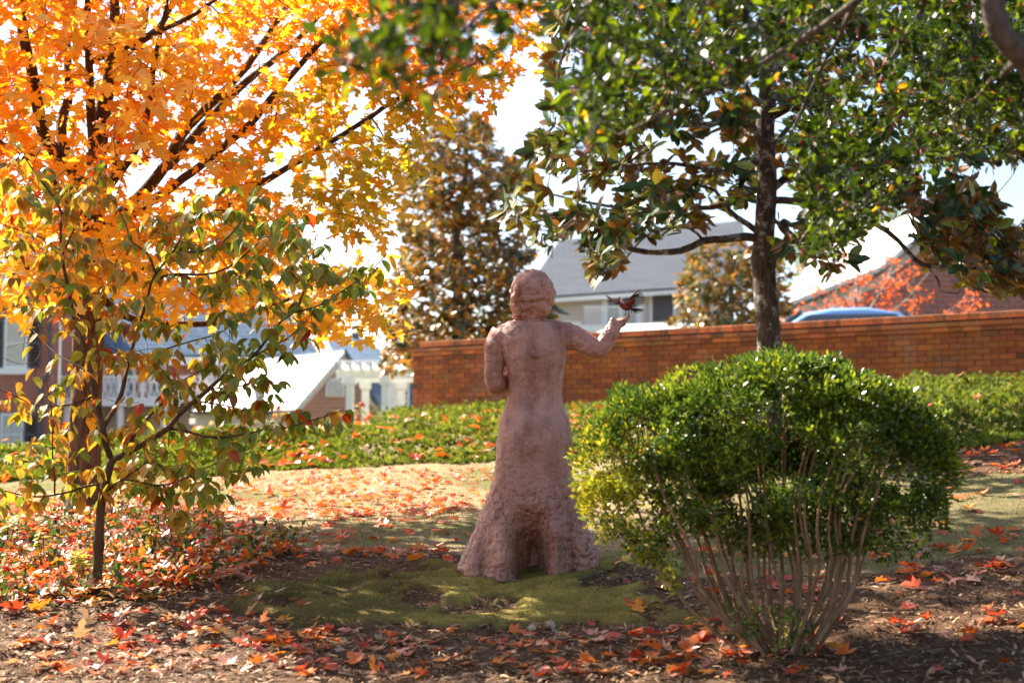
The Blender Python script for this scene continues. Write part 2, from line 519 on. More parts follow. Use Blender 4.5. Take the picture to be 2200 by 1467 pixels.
lawn_c = np.array([0.29, 0.21, 0.115])[None, None] * (1 - smooth(0.0, 0.4, patch))[..., None] + np.array([0.13, 0.13, 0.04])[None, None] * smooth(0.0, 0.4, patch)[..., None]
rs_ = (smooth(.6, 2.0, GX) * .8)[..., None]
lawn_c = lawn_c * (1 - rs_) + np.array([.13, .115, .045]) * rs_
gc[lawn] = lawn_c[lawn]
moss_c = np.array([0.18, 0.145, 0.034]) * (1 + 0.5 * fine[..., None])
gc[moss] = moss_c[moss] * (.55 + .9 * smooth(-.3, .3, patch))[..., None][moss]
far_m = GY > 27
gc[far_m] = (0.09, 0.10, 0.04)
ny, nx = GX.shape
ii = (np.arange(ny - 1)[:, None] * nx + np.arange(nx - 1)[None]).ravel()
gq = np.stack([ii, ii + 1, ii + 1 + nx, ii + nx], -1)
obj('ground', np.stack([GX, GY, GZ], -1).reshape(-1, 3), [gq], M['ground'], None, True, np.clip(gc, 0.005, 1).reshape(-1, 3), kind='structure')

# ------------------------------------------------------------------ leaf instancing
def fan(outline, center, curl=0.0, fold=0.0):
    o = np.array(outline, float)
    v = np.vstack([[center], o])
    z = -curl * ((v[:, 0]) ** 2 + 0.6 * (v[:, 1] - center[1]) ** 2) + fold * np.abs(v[:, 0])
    v = np.column_stack([v, z])
    n = len(o)
    f = np.array([(0, 1 + i, 1 + (i + 1) % n) for i in range(n)])
    return v, f
def mirror(half):
    h = [tuple(p) for p in half]
    return h + [(-x, y) for x, y in reversed(h) if abs(x) > 1e-6]
MAPLE_HALF = [(0,0),(.19,-.07),(.43,.04),(.28,.19),(.57,.46),(.36,.45),(.15,.44),(.23,.73),(0,1)]
MAPLE = fan(mirror(MAPLE_HALF), (0, .33), 0.25)
MAPLE_CURL = [fan(mirror(MAPLE_HALF), (0, .33), c, f) for c, f in ((0.5, 0.1), (-0.5, 0.15), (0.15, 0.5), (-0.9, 0.0))]
OVATE = fan(mirror([(0,0),(.22,.10),(.31,.36),(.22,.68),(.07,.92),(0,1.05)]), (0, .42), 0.30, 0.18)
OVATE_CURLS = [OVATE, fan(mirror([(0,0),(.22,.10),(.31,.36),(.22,.68),(.07,.92),(0,1.05)]), (0, .42), 0.75, 0.40),
               fan(mirror([(0,0),(.2,.10),(.28,.36),(.2,.68),(.07,.92),(0,1.05)]), (0, .42), 0.15, 0.65),
               fan(mirror([(0,0),(.24,.10),(.34,.36),(.24,.68),(.08,.9),(0,1.02)]), (0, .42), 0.95, 0.05)]
LANCE = fan(mirror([(0,0),(.11,.14),(.21,.45),(.17,.76),(0,1)]), (0, .48), 0.22, 0.22)
SMALL = fan(mirror([(0,0),(.24,.35),(.22,.72),(0,1)]), (0, .5), 0.25, 0.2)
TINY = (np.array([(0,0,0),(.27,.5,.06),(0,1,-.05),(-.27,.5,.06)]), np.array([(0,1,2),(0,2,3)]))

def unit(v):
    return v / (np.linalg.norm(v, axis=-1, keepdims=True) + 1e-12)
def frames(d, nrm):
    y = unit(d); x = unit(np.cross(y, nrm)); z = np.cross(x, y)
    return np.stack([x, y, z], 1)      # rows are local axes
def rand_unit(n):
    return unit(RNG.normal(size=(n, 3)))
def jitter_col(base, n, v=0.18, h=0.08):
    base = np.asarray(base, float)
    c = base * (1 + v * RNG.normal(size=(n, 1))) * (1 + h * RNG.normal(size=(n, 3)))
    return np.clip(c, 0.004, 0.95)

def scatter(mb, tmpl, pos, fr, size, col):
    v, f = tmpl
    n = len(pos)
    if n == 0: return
    vv = np.einsum('ki,nij->nkj', v, fr) * np.asarray(size).reshape(-1, 1, 1) + pos[:, None]
    ff = (f[None] + (np.arange(n) * len(v))[:, None, None]).reshape(-1, f.shape[1])
    mb.add(vv.reshape(-1, 3), [ff], np.repeat(col, len(v), 0))

def in_frame(p, m=0):
    x, y = project(p)
    return (x > -m) & (x < 2200 + m) & (y > -m) & (y < 1467 + m) & (p[:, 1] > 0.5)

_variants = {}
def leaf_objects(name, tmpl_key, tmpl, mat, idx, pos, fr, size, col, parent, nvar=14):
    """single leaves as parts: alike leaves share mesh data"""
    if len(idx) == 0: return
    c = col[idx]
    order = np.argsort(c @ np.array([1.0, 0.35, -0.6]))
    base = root_loc(parent) if parent is not None else np.zeros(3)
    for g, chunk in enumerate(np.array_split(order, nvar)):
        if len(chunk) == 0: continue
        cc = c[chunk].mean(0)
        me = mesh_from(name, np.asarray(tmpl[0], float), [np.asarray(tmpl[1])], np.tile(cc, (len(tmpl[0]), 1)), mat)
        for k in chunk:
            i = idx[k]
            o = bpy.data.objects.new(name, me)
            A = fr[i] * float(size[i])
            o.matrix_local = Matrix(((A[0,0],A[1,0],A[2,0],pos[i,0]-base[0]),(A[0,1],A[1,1],A[2,1],pos[i,1]-base[1]),(A[0,2],A[1,2],A[2,2],pos[i,2]-base[2]),(0,0,0,1)))
            COL.objects.link(o)
            if parent is not None: o.parent = parent
            yield o

def foliage(tree, tmpls, mat, pos, fr, size, col, n_parts=300, stuff_name='foliage', leaf_name='leaf'):
    """the n_parts leaves that show largest become parts, the rest one foliage mesh"""
    n = len(pos)
    inf = in_frame(pos, -5)
    score = np.where(inf, size / np.maximum(pos[:, 1], 0.5), 0) + 1e-9 * RNG.random(n)
    pick = np.argsort(-score)[:n_parts]
    pick = pick[inf[pick]]
    kind = RNG.integers(0, len(tmpls), n)
    rest = np.ones(n, bool); rest[pick] = False
    mb = MB()
    for t, tm in enumerate(tmpls):
        s = rest & (kind == t)
        scatter(mb, tm, pos[s], fr[s], size[s], col[s])
        for o in leaf_objects(leaf_name, t, tm, mat, pick[kind[pick] == t], pos, fr, size, col, tree, max(3, 14 // len(tmpls))):
            pass
    return mb.build(stuff_name, mat, tree, False, kind='stuff')

# ------------------------------------------------------------------ branch growing
def resample(pts, step):
    pts = np.asarray(pts, float)
    # Catmull-Rom
    p = np.vstack([2 * pts[0] - pts[1], pts, 2 * pts[-1] - pts[-2]])
    out = []
    for i in range(1, len(p) - 2):
        L = np.linalg.norm(p[i + 1] - p[i]); k = max(1, int(L / step))
        t = np.linspace(0, 1, k, endpoint=False)[:, None]
        out.append(0.5 * ((2 * p[i]) + (-p[i - 1] + p[i + 1]) * t + (2 * p[i - 1] - 5 * p[i] + 4 * p[i + 1] - p[i + 2]) * t ** 2 + (-p[i - 1] + 3 * p[i] - 3 * p[i + 1] + p[i + 2]) * t ** 3))
    out.append(pts[-1:])
    return np.vstack(out)

class Skel:
    def __init__(self): self.p = np.zeros((0, 3)); self.r = np.zeros(0)
    def add(self, pts, rad):
        self.p = np.vstack([self.p, pts]); self.r = np.concatenate([self.r, np.broadcast_to(rad, (len(pts),))])
    def near(self, q):
        d = np.linalg.norm(self.p - q, axis=1) * (1 + 0.0)
        i = int(np.argmin(d)); return i, d[i]

def limb(tree, sk, pts, r0, r1, mat, name='branch', sides=8, step=0.10, wob=0.02, rough=0.15):
    q = resample(pts, step)
    n = len(q)
    if n > 2:
        q[1:-1] += wob * np.stack([fbm(q[1:-1] * 3 + k * 9.1, 2) for k in range(3)], -1)
    t = np.linspace(0, 1, n)
    rad = r0 + (r1 - r0) * t
    sk.add(q, rad)
    MB().tube(q, rad, sides, rough=rough, seed=len(sk.p)).build(name, mat, tree, True)
    return q

def grow(sk, targets, rmax=0.012, rmin=0.003, sag=0.05, seg=5):
    """connect each target to the nearest wood; returns twig polylines with radii"""
    d0 = np.array([sk.near(t)[1] for t in targets])
    twigs = []
    for k in np.argsort(d0):
        t = targets[k]
        i, d = sk.near(t)
        a = sk.p[i]
        if d < 0.02: continue
        m = np.linspace(0, 1, seg)[:, None]
        side = np.cross(t - a, RNG.normal(size=3)); side /= np.linalg.norm(side) + 1e-9
        q = a + (t - a) * m + (np.sin(m * math.pi) * (side * 0.08 * d)) + np.array([0, 0, 1]) * (sag * d * np.sin(m * math.pi))
        r0 = min(sk.r[i] * 0.65, rmin + rmax * min(1, d))
        r0 = max(r0, rmin)
        rad = np.linspace(r0, rmin * 0.8, seg)
        twigs.append((q, rad))
        sk.add(q[1:], rad[1:])
    return twigs

def twig_mesh(tree, twigs, mat, sides=4, name='twigs'):
    mb = MB()
    for q, r in twigs: mb.tube(q, r, sides, cap=False)
    return mb.build(name, mat, tree, True, kind='stuff')

def sample_poly(polys, n, holes=()):
    """uniform points of a union of outlines"""
    allp = np.vstack([np.array(p, float) for p in polys])
    lo, hi = allp.min(0), allp.max(0)
    out = np.zeros((0, 2))
    while len(out) < n:
        q = lo + (hi - lo) * RNG.random((n * 3, 2))
        ok = np.zeros(len(q), bool)
        for p in polys: ok |= in_poly(q[:, 0], q[:, 1], np.array(p, float))
        for h in holes: ok &= ~in_poly(q[:, 0], q[:, 1], np.array(h, float))
        out = np.vstack([out, q[ok]])
    return out[:n]

def P3(pts):
    return np.array([P(*p) for p in pts])

# ================================================================== BUILDINGS FAR BEHIND
def bx(name, a, b, mat, parent):
    return MB().box(a, b).build(name, mat, parent)
def wx(px, Y, py=850): return P(px, py, Y)[0]
def wz(py, Y): return P(1100, py, Y)[2]

def window(house, px0, px1, py0, py1, Y, curtain=True, rows=2, cols=2, sill=True, shutters=None):
    x0, x1, z1, z0 = wx(px0, Y), wx(px1, Y), wz(py0, Y), wz(py1, Y)
    mb = MB(); t = 0.09
    yf, yb = Y - 0.07, Y + 0.05
    mb.box((x0 - t, yf, z0 - t), (x0, yb, z1 + t)); mb.box((x1, yf, z0 - t), (x1 + t, yb, z1 + t))
    mb.box((x0, yf, z1), (x1, yb, z1 + t)); mb.box((x0, yf, z0 - t), (x1, yb, z0))
    w = mb.build('window', M['white_paint'], house)
    bx('pane', (x0, Y - 0.02, z0), (x1, Y - 0.012, z1), M['curtain'] if curtain else M['glass'], w)
    for i in range(1, rows):
        z = z0 + (z1 - z0) * i / rows
        bx('muntin', (x0, Y - 0.055, z - 0.03), (x1, Y - 0.022, z + 0.03), M['white_paint'], w)
    for i in range(1, cols):
        x = x0 + (x1 - x0) * i / cols
        bx('muntin', (x - 0.012, Y - 0.05, z0), (x + 0.012, Y - 0.024, z1), M['white_paint'], w)
    if sill: bx('sill', (x0 - 0.22, Y - 0.18, z0 - t - 0.24), (x1 + 0.22, Y - 0.003, z0 - t), M['white_paint'], w)
    if shutters:
        for a, b in shutters:
            sa, sb = wx(a, Y), wx(b, Y)
            s = MB()
            s.box((sa, Y - 0.06, z0 - t), (sa + 0.07, Y - 0.004, z1 + t)); s.box((sb - 0.07, Y - 0.06, z0 - t), (sb, Y - 0.004, z1 + t))
            for f0 in (0.0, 0.48, 0.96):
                zz = z0 - t + (z1 - z0 + 2 * t) * f0
                s.box((sa + 0.07, Y - 0.06, zz), (sb - 0.07, Y - 0.004, zz + 0.08))
            so = s.build('shutter', M['grey_paint'], house)
            nl = 12
            ls = MB()
            for k in range(nl):
                zz = z0 - t + 0.1 + (z1 - z0 + 2 * t - 0.2) * k / nl
                ls.box((sa + 0.07, Y - 0.045, zz), (sb - 0.07, Y - 0.01, zz + (z1 - z0) / nl * 0.8))
            ls.build('louvres', M['dark_paint'], so)
    return w

def roof_slab(name, quad, thick, mat, parent):
    q = np.asarray(quad, float)
    n = np.cross(q[1] - q[0], q[-1] - q[0]); n /= np.linalg.norm(n)
    if n[2] < 0: n = -n
    return MB().prism(q, -n * thick).build(name, mat, parent)

# --- two storey brick house at the left
Y = 55.0
gz = 0.5
hl = empty('brick_house', (wx(-200, Y), Y, gz), 'two storey red brick house with black shutters behind the sapling at left', 'house')
bx('wall', (wx(-520, Y), Y, gz - 0.5), (wx(104, Y), Y + 9, wz(648, Y)), M['brick_far'], hl)
bx('wall', (wx(104, Y) + 0.003, Y + 4, gz - 0.5), (wx(425, Y + 4), Y + 12, wz(770, Y + 4)), M['brick_far'], hl)
c = MB().box((wx(-525, Y), Y - 0.35, wz(648, Y)), (wx(110, Y), Y + 9.3, wz(638, Y)))
for k in range(40):
    xx = wx(-510, Y) + k * 0.29
    c.box((xx, Y - 0.3, wz(654, Y)), (xx + 0.14, Y - 0.004, wz(648.2, Y)))
c.build('cornice', M['cream_paint'], hl)
x0, x1, ze = wx(-530, Y), wx(112, Y), wz(638, Y)
roof_slab('roof', [(x0, Y - 0.5, ze), (x1, Y - 0.5, ze), (x1 - 2.5, Y + 4.4, ze + 3.4), (x0, Y + 4.4, ze + 3.4)], 0.15, M['slate'], hl)
roof_slab('roof', [(x1, Y - 0.45, ze), (x1, Y + 9.3, ze), (x1 - 2.5, Y + 4.4, ze + 3.4)], 0.15, M['slate'], hl)
Yr = Y + 4
ze = wz(765, Yr); xa, xb = wx(104, Yr), wx(690, Yr)
roof_slab('roof', [(xa, Yr - 0.8, ze), (xb, Yr - 0.8, ze), (xb - 2.5, Yr + 4, ze + 3.6), (xa, Yr + 4, ze + 3.6)], 0.15, M['slate'], hl)
bx('eave_trim', (xa, Yr - 0.75, ze - 0.4), (xb - 0.1, Yr - 0.3, ze - 0.18), M['white_paint'], hl)
bx('wall', (wx(425, Yr) + 0.003, Yr + 0.02, gz - 0.5), (wx(640, Yr), Yr + 8, wz(772, Yr)), M['siding'], hl)
window(hl, 12, 52, 690, 786, Y, True, 2, 1, True, [(60, 86), (-22, 4)])
window(hl, 8, 48, 893, 975, Y, True, 2, 3, True, [(56, 83), (-26, 1)])
window(hl, -190, -150, 690, 786, Y, True, 2, 1, True, [(-142, -116), (-224, -198)])
window(hl, 222, 252, 790, 850, Yr, True, 2, 2, False, None)
window(hl, 272, 286, 790, 850, Yr, False, 2, 1, False, None)
window(hl, 325, 352, 790, 850, Yr, False, 2, 2, False, None)
window(hl, 120, 140, 715, 770, Yr, True, 2, 1, False, None)
MB().tube(P3([(108, 655, Y - 0.1), (108, 800, Y - 0.1), (100, 812, Y - 0.1), (88, 820, Y - 0.1), (84, 980, Y - 0.1)]), 0.075, 8).build('downspout', M['grey_paint'], hl)
# lattice railing on the porch roof
Yp = Y + 1.5
pd = bx('porch_deck', (wx(106, Yp), Yp, wz(872, Yp)), (wx(455, Yp), Yr - 0.01, wz(860, Yp)), M['white_paint'], hl)
rail = MB().box((wx(106, Yp), Yp, wz(812, Yp)), (wx(455, Yp), Yp + 0.1, wz(807, Yp))).box((wx(106, Yp), Yp, wz(859.5, Yp)), (wx(455, Yp), Yp + 0.1, wz(854, Yp))).build('balustrade_rail', M['white_paint'], hl)
zz0, zz1 = wz(854, Yp), wz(812, Yp)
npan = 7
for k in range(npan + 1):
    xx = wx(106, Yp) + (wx(455, Yp) - wx(106, Yp)) * k / npan
    bx('baluster_post', (xx - 0.06, Yp - 0.02, zz0 - 0.09), (xx + 0.06, Yp + 0.12, zz1 + 0.12), M['white_paint'], rail)
    if k < npan:
        xn = wx(106, Yp) + (wx(455, Yp) - wx(106, Yp)) * (k + 1) / npan
        lt = MB()
        for j in range(4):
            for s in (0, 1):
                a = xx + (xn - xx) * (j + s) / 4; b = xx + (xn - xx) * (j + 1 - s) / 4
                lt.tube([(a, Yp + 0.04 + 0.03 * s, zz0), (b, Yp + 0.04 + 0.03 * s, zz1)], 0.022, 4)
        lt.build('lattice_panel', M['white_paint'], rail)
for pxc in (138, 255, 350, 445):
    xx = wx(pxc, Yp)
    MB().tube([(xx, Yp + 0.3, gz), (xx, Yp + 0.3, wz(872, Yp) - 0.005)], 0.14, 12).build('porch_column', M['white_paint'], hl)
bx('porch_wall', (wx(150, Yr), Yr - 0.06, gz - 0.3), (wx(430, Yr), Yr - 0.003, wz(872, Yp) - 0.02), M['siding'], hl)

# --- low flat roofed annex
Y = 43.0
an = empty('low_annex', (wx(520, Y), Y, 0.5), 'low beige annex with dark flat roof edge left of pale gabled roof', 'building')
bx('wall', (wx(420, Y), Y, 0.2), (wx(640, Y), Y + 1.2, wz(890, Y)), M['siding'], an)
bx('roof', (wx(415, Y), Y - 0.4, wz(890, Y) + 0.002), (wx(655, Y), Y + 1.5, wz(883, Y)), M['grey_paint'], an)
MB().tube([(wx(478, Y), Y - 0.06, wz(905, Y)), (wx(478, Y), Y - 0.003, wz(905, Y))], 0.09, 12).build('wall_light', M['dark_paint'], an)

# --- pale roofed cottage with arched gable window
Y = 46.0
A = P(737, 758, Y); Lb = P(636, 876, Y - .9); Rb = P(818, 890, Y + .9)
back = np.array([-4.6, 6.0, 0.0])
ct = empty('gabled_cottage', (A[0], Y, 1.0), 'brick gable end with arched white window under a pale shingled roof', 'house')
gpoly = np.array([A, Lb, [Lb[0], Lb[1], 0.5], [Rb[0], Rb[1], 0.5], Rb])
dirg = unit(Rb - Lb); dirg[2] = 0; dirg = unit(dirg)
outn = np.array([dirg[1], -dirg[0], 0])
MB().prism(gpoly, back * 0.98).build('wall', M['brick_light'], ct)
ov = outn * 0.2
ext = unit(Lb - A) * 0.2
roof_slab('roof', [A + ov + (0, 0, .12), Lb + ext + ov + (0, 0, .12), Lb + ext + back + (0, 0, .12), A + back + (0, 0, .12)], 0.1, M['slate_sunlit'], ct)  # slope towards the sun takes the lightened slate
ext2 = unit(Rb - A) * 0.2
roof_slab('roof', [A + ov + (0, 0, .12), Rb + ext2 + ov + (0, 0, .12), Rb + ext2 + back + (0, 0, .12), A + back + (0, 0, .12)], 0.1, M['slate'], ct)
for E in (Lb + ext, Rb + ext2):
    MB().prism([A + outn * 0.02, E + outn * 0.02, E + outn * 0.02 - (0, 0, .22), A + outn * 0.02 - (0, 0, .30)], outn * 0.06).build('barge_board', M['cream_paint'], ct)
wc = A + (P(718, 835, Y) - A) * np.array([1, 0, 1]); s_ = (wc[0] - Lb[0]) / (Rb[0] - Lb[0]); wc[1] = Lb[1] + s_ * (Rb[1] - Lb[1])
ang = np.linspace(0, math.pi, 13)
for nm, rr, of, mt in (('window_frame', 0.34, 0.05, 'white_paint'), ('window_pane', 0.26, 0.12, 'curtain')):
    ring = [wc + outn * of + dirg * rr * math.cos(a) + np.array([0, 0, rr * math.sin(a)]) for a in ang]
    ring += [wc + outn * of - dirg * rr - np.array([0, 0, rr * 0.75]), wc + outn * of + dirg * rr - np.array([0, 0, rr * 0.75])]
    MB().prism(ring, outn * 0.05).build(nm, M[mt], ct)
MB().prism([Lb + ext + outn * .1 - (0, 0, .05), Lb + ext + back - (0, 0, .05), Lb + ext + back - (0, 0, .25), Lb + ext + outn * .1 - (0, 0, .25)], (0.12, 0.2, 0)).build('fascia', M['cream_paint'], ct)

# --- slate house behind the pergola
Y = 84.0
sh = empty('slate_roofed_house', (wx(840, Y), Y, 1.0), 'house with blue slate roofs and a white window behind the pergola', 'house')
bx('wall', (wx(812, Y), Y, 0.5), (wx(1000, Y), Y + 8, wz(880, Y)), M['siding'], sh)
roof_slab('roof', [P(735, 792, Y - 2), P(835, 792, Y - 2), P(800, 730, Y + 3), P(700, 720, Y + 3)], 0.2, M['slate'], sh)
roof_slab('roof', [P(826, 792, Y - 2.2), P(905, 788, Y - 2.2), P(890, 735, Y + 4), P(770, 738, Y + 4)], 0.2, M['slate_sunlit'], sh)
roof_slab('roof', [P(800, 908, Y - 4), P(900, 908, Y - 4), P(890, 800, Y - 1), P(790, 800, Y - 1)], 0.2, M['slate'], sh)
bx('chimney', (wx(742, Y), Y + 3, wz(790, Y)), (wx(756, Y), Y + 4, wz(705, Y)), M['slate'], sh)
window(sh, 868, 876, 828, 872, Y - 4.6, False, 4, 2, False, None)
bx('dormer_wall', (wx(838, Y), Y - 4.57, wz(885, Y)), (wx(884, Y), Y - 1.5, wz(815, Y)), M['white_paint'], sh)
bx('garage_door', (wx(800, Y), Y - 3.6, 0.4), (wx(850, Y), Y - 3.5, wz(908, Y) - 0.1), M['dark_paint'], sh)

# --- pergola
Y = 38.0
pg = empty('garden_pergola', (wx(810, Y), Y, 1.2), 'white garden pergola with square columns at the end of the brick wall', 'pergola')
zt = wz(812, Y)
for pxc, yy in ((752, Y), (785, Y + 2.6), (828, Y), (862, Y + 2.6), (905, Y), (935, Y + 2.6)):
    xx = wx(pxc, yy)
    cmb = MB().box((xx - 0.10, yy - 0.10, 0.9), (xx + 0.10, yy + 0.10, zt - 0.08)).box((xx - 0.15, yy - 0.15, zt - 0.18), (xx + 0.15, yy + 0.15, zt - 0.001))
    cmb.build('column', M['white_paint'], pg)
for yy, pa in ((Y, 722), (Y + 2.6, 735)):
    bx('beam', (wx(pa, yy), yy - 0.08, zt), (wx(1000, yy), yy + 0.08, zt + 0.22), M['white_paint'], pg)
for k in range(13):
    xx = wx(735, Y) + k * 0.27
    bx('rafter', (xx - 0.04, Y - 0.55, zt + 0.222), (xx + 0.04, Y + 3.1, zt + 0.40), M['white_paint'], pg)
bx('cross_beam', (wx(722, Y) - 0.3, Y - 0.25, zt + 0.402), (wx(1000, Y), Y - 0.17, zt + 0.46), M['white_paint'], pg)

# --- flagpole and lamp post
fp = empty('flagpole', (wx(127, 40), 40, ground_z(wx(127, 40), 40)), 'thin white metal pole rising in front of the brick house', 'pole')
b0 = np.array([wx(127, 40), 40.0, float(ground_z(wx(127, 40), 40.0))])
MB().tube([b0, b0 + (0, 0, 3), b0 + (0, 0, 6.5)], [0.035, 0.032, 0.025], 10).build('shaft', M['metal_white'], fp)
MB().tube([b0 - (0, 0, .05), b0 + (0, 0, .08)], 0.1, 12).build('base_collar', M['metal_white'], fp)
lb = np.array([wx(558, 44), 44.0, float(ground_z(wx(558, 44), 44.0))])
lp = empty('lamp_post', lb, 'dark lamp post with glass lantern before the pale cottage roof', 'lamp post')
ztop = wz(868, 44)
MB().tube([lb, (lb[0], 44, ztop)], [0.06, 0.045], 10).build('post', M['grey_paint'], lp)
MB().tube([(lb[0], 44, ztop), (lb[0], 44, ztop + .5)], [0.12, 0.2], 6).build('lantern', M['curtain'], lp)
MB().tube([(lb[0], 44, ztop + .502), (lb[0], 44, ztop + .72)], [0.24, 0.03], 6).build('cap', M['grey_paint'], lp)

# --- apartment house with balcony, right of the statue's head
Yc = 70.0
ah = empty('apartment_house', (wx(1330, Yc), Yc, 2.5), 'beige apartment house with grey roof and white balcony behind the bird', 'house')
s0 = 0.16   # the front runs nearer towards the right
def F(px, py, d=0.0):
    """a point on the front wall plane of this house"""
    u = (px - 1100) / F_PX
    Yl = Yc + 2 - s0 * u * Yc * 1.0
    p = P(px, py, Yl - d)
    return p
fwall = [F(1150, 636), F(1560, 610), F(1560, 760), F(1150, 760)]
dv = np.array([0.4, 9.0, 0])
MB().prism(fwall, dv).build('wall', M['siding'], ah)
roof_slab('roof', [F(1120, 640, 1.0), F(1620, 606, 1.0), F(1620, 606, 1.0) + (1.0, 9.5, 4.6), F(1215, 633, 1.0) + (0.0, 9.5, 4.15)], 0.2, M['shingle_grey'], ah)
MB().prism([F(1120, 642, .95), F(1620, 608, .95), F(1620, 620, .95), F(1120, 654, .95)], (0, 0.08, 0)).build('fascia', M['white_paint'], ah)
MB().tube([F(1255, 600) + (0, 2.4, -0.4), F(1255, 600) + (0, 2.4, 0.6)], 0.14, 10).build('vent_pipe', M['white_paint'], ah)
def fbox(name, px0, px1, py0, py1, d0, d1, mat):
    a, b = F(px0, py0, d1), F(px1, py0, d1)
    c_, d_ = F(px1, py1, d1), F(px0, py1, d1)
    return MB().prism([a, b, c_, d_], (0, d1 - d0, 0)).build(name, mat, ah)
fbox('door_surround', 1293, 1378, 626, 700, 0.004, 0.12, M['white_paint'])
fbox('door_pane', 1306, 1330, 636, 696, 0.12, 0.14, M['glass'])
fbox('door_pane', 1338, 1366, 636, 696, 0.12, 0.14, M['glass'])
fbox('dark_opening', 1402, 1446, 628, 690, 0.004, 0.05, M['grey_paint'])
fbox('opening_frame', 1396, 1401.5, 624, 692, 0.004, 0.10, M['white_paint'])
fbox('corner_board', 1446.5, 1452, 620, 692, 0.004, 0.10, M['white_paint'])
fbox('balcony_floor', 1250, 1390, 698, 712, 0.01, 1.6, M['white_paint'])
fbox('balcony_rail', 1255, 1385, 657, 661, 1.5, 1.6, M['white_paint'])
for k in range(27):
    fbox('baluster', 1257 + k * 4.8, 1258.6 + k * 4.8, 661.2, 697.8, 1.52, 1.58, M['white_paint'])
fbox('trim_band', 1200, 1249.5, 690, 708, 0.004, 0.06, M['white_paint'])
fbox('trim_band', 1390.5, 1470, 692, 706, 0.004, 0.06, M['white_paint'])

# --- low pale roof between the wall and the apartments
Y = 46.0
gr = empty('low_garage', (wx(1400, Y), Y, 2.8), 'low garage with pale sunlit roof just above the brick wall', 'garage')
bx('wall', (wx(1262, Y), Y, 2.5), (wx(1560, Y), Y + 4, wz(724, Y)), M['brick_light'], gr)
roof_slab('roof', [P(1240, 728, Y - .4), P(1575, 716, Y - .4), P(1570, 690, Y + 3.4), P(1330, 697, Y + 3.4)], 0.12, M['slate_sunlit'], gr)

# --- brick gabled house at the right
Y = 44.0
gh = empty('gabled_brick_house', (wx(2040, Y), Y, 3.0), 'pink brick gable house with pale shingle roof rising over the right of the wall', 'house')
Ap = P(2068, 432, Y); Le = P(1684, 662, Y); Re = P(2450, 662, Y)
K1 = P(1880, 585, Y)
bk = np.array([-7.2, 9.5, 0.0])
MB().prism([Ap, P(1955, 535, Y), K1, P(1700, 665, Y), P(1700, 780, Y), P(2440, 780, Y), P(2440, 665, Y)], (0, 9, 0)).build('wall', M['brick_pink'], gh)
up = np.array([0, 0, .10])
RH = P(1758, 533, 54.5)
roof_slab('roof', [Le + up + (-.05, -.5, 0), K1 + up + (0, -.5, 0), RH + up], 0.14, M['slate_sunlit'], gh)
roof_slab('roof', [K1 + up + (0, -.5, 0), Ap + up + (0, -.5, 0), RH + up], 0.14, M['slate_sunlit'], gh)
roof_slab('roof', [Ap + up + (0, -.5, 0), Re + up + (0, -.5, 0), Re + up + (0, 9, 0), Ap + up + (0, 9, 0)], 0.14, M['slate_sunlit'], gh)
for a, b in ((Le, K1), (K1, Ap), (Ap, Re)):
    MB().prism([a + (0, -.3, .05), b + (0, -.3, .05), b + (0, -.3, -.16), a + (0, -.3, -.16)], (0, -0.06, 0)).build('barge_board', M['grey_paint'], gh)
    MB().prism([a + (0, -.02, -.16), b + (0, -.02, -.16), b + (0, -.02, -.50), a + (0, -.02, -.50)], (0, -0.06, 0)).build('frieze_board', M['siding'], gh)
MB().prism([P(1705, 655, Y), P(1836, 612, Y), P(1836, 760, Y), P(1705, 760, Y)], (0, -0.05, 0)).build('siding_panel', M['siding'], gh)
bx('corner_board', (wx(1826, Y), Y - 0.12, wz(760, Y)), (wx(1838, Y), Y - 0.052, wz(615, Y)), M['white_paint'], gh)
m_vent = mat_plain('blue_vent', (0.13, 0.14, 0.30), 0.5)
for a in (2056, 2083):
    bx('wall_vent', (wx(a, Y), Y - 0.05, wz(611, Y)), (wx(a + 13, Y), Y - 0.004, wz(598, Y)), m_vent, gh)

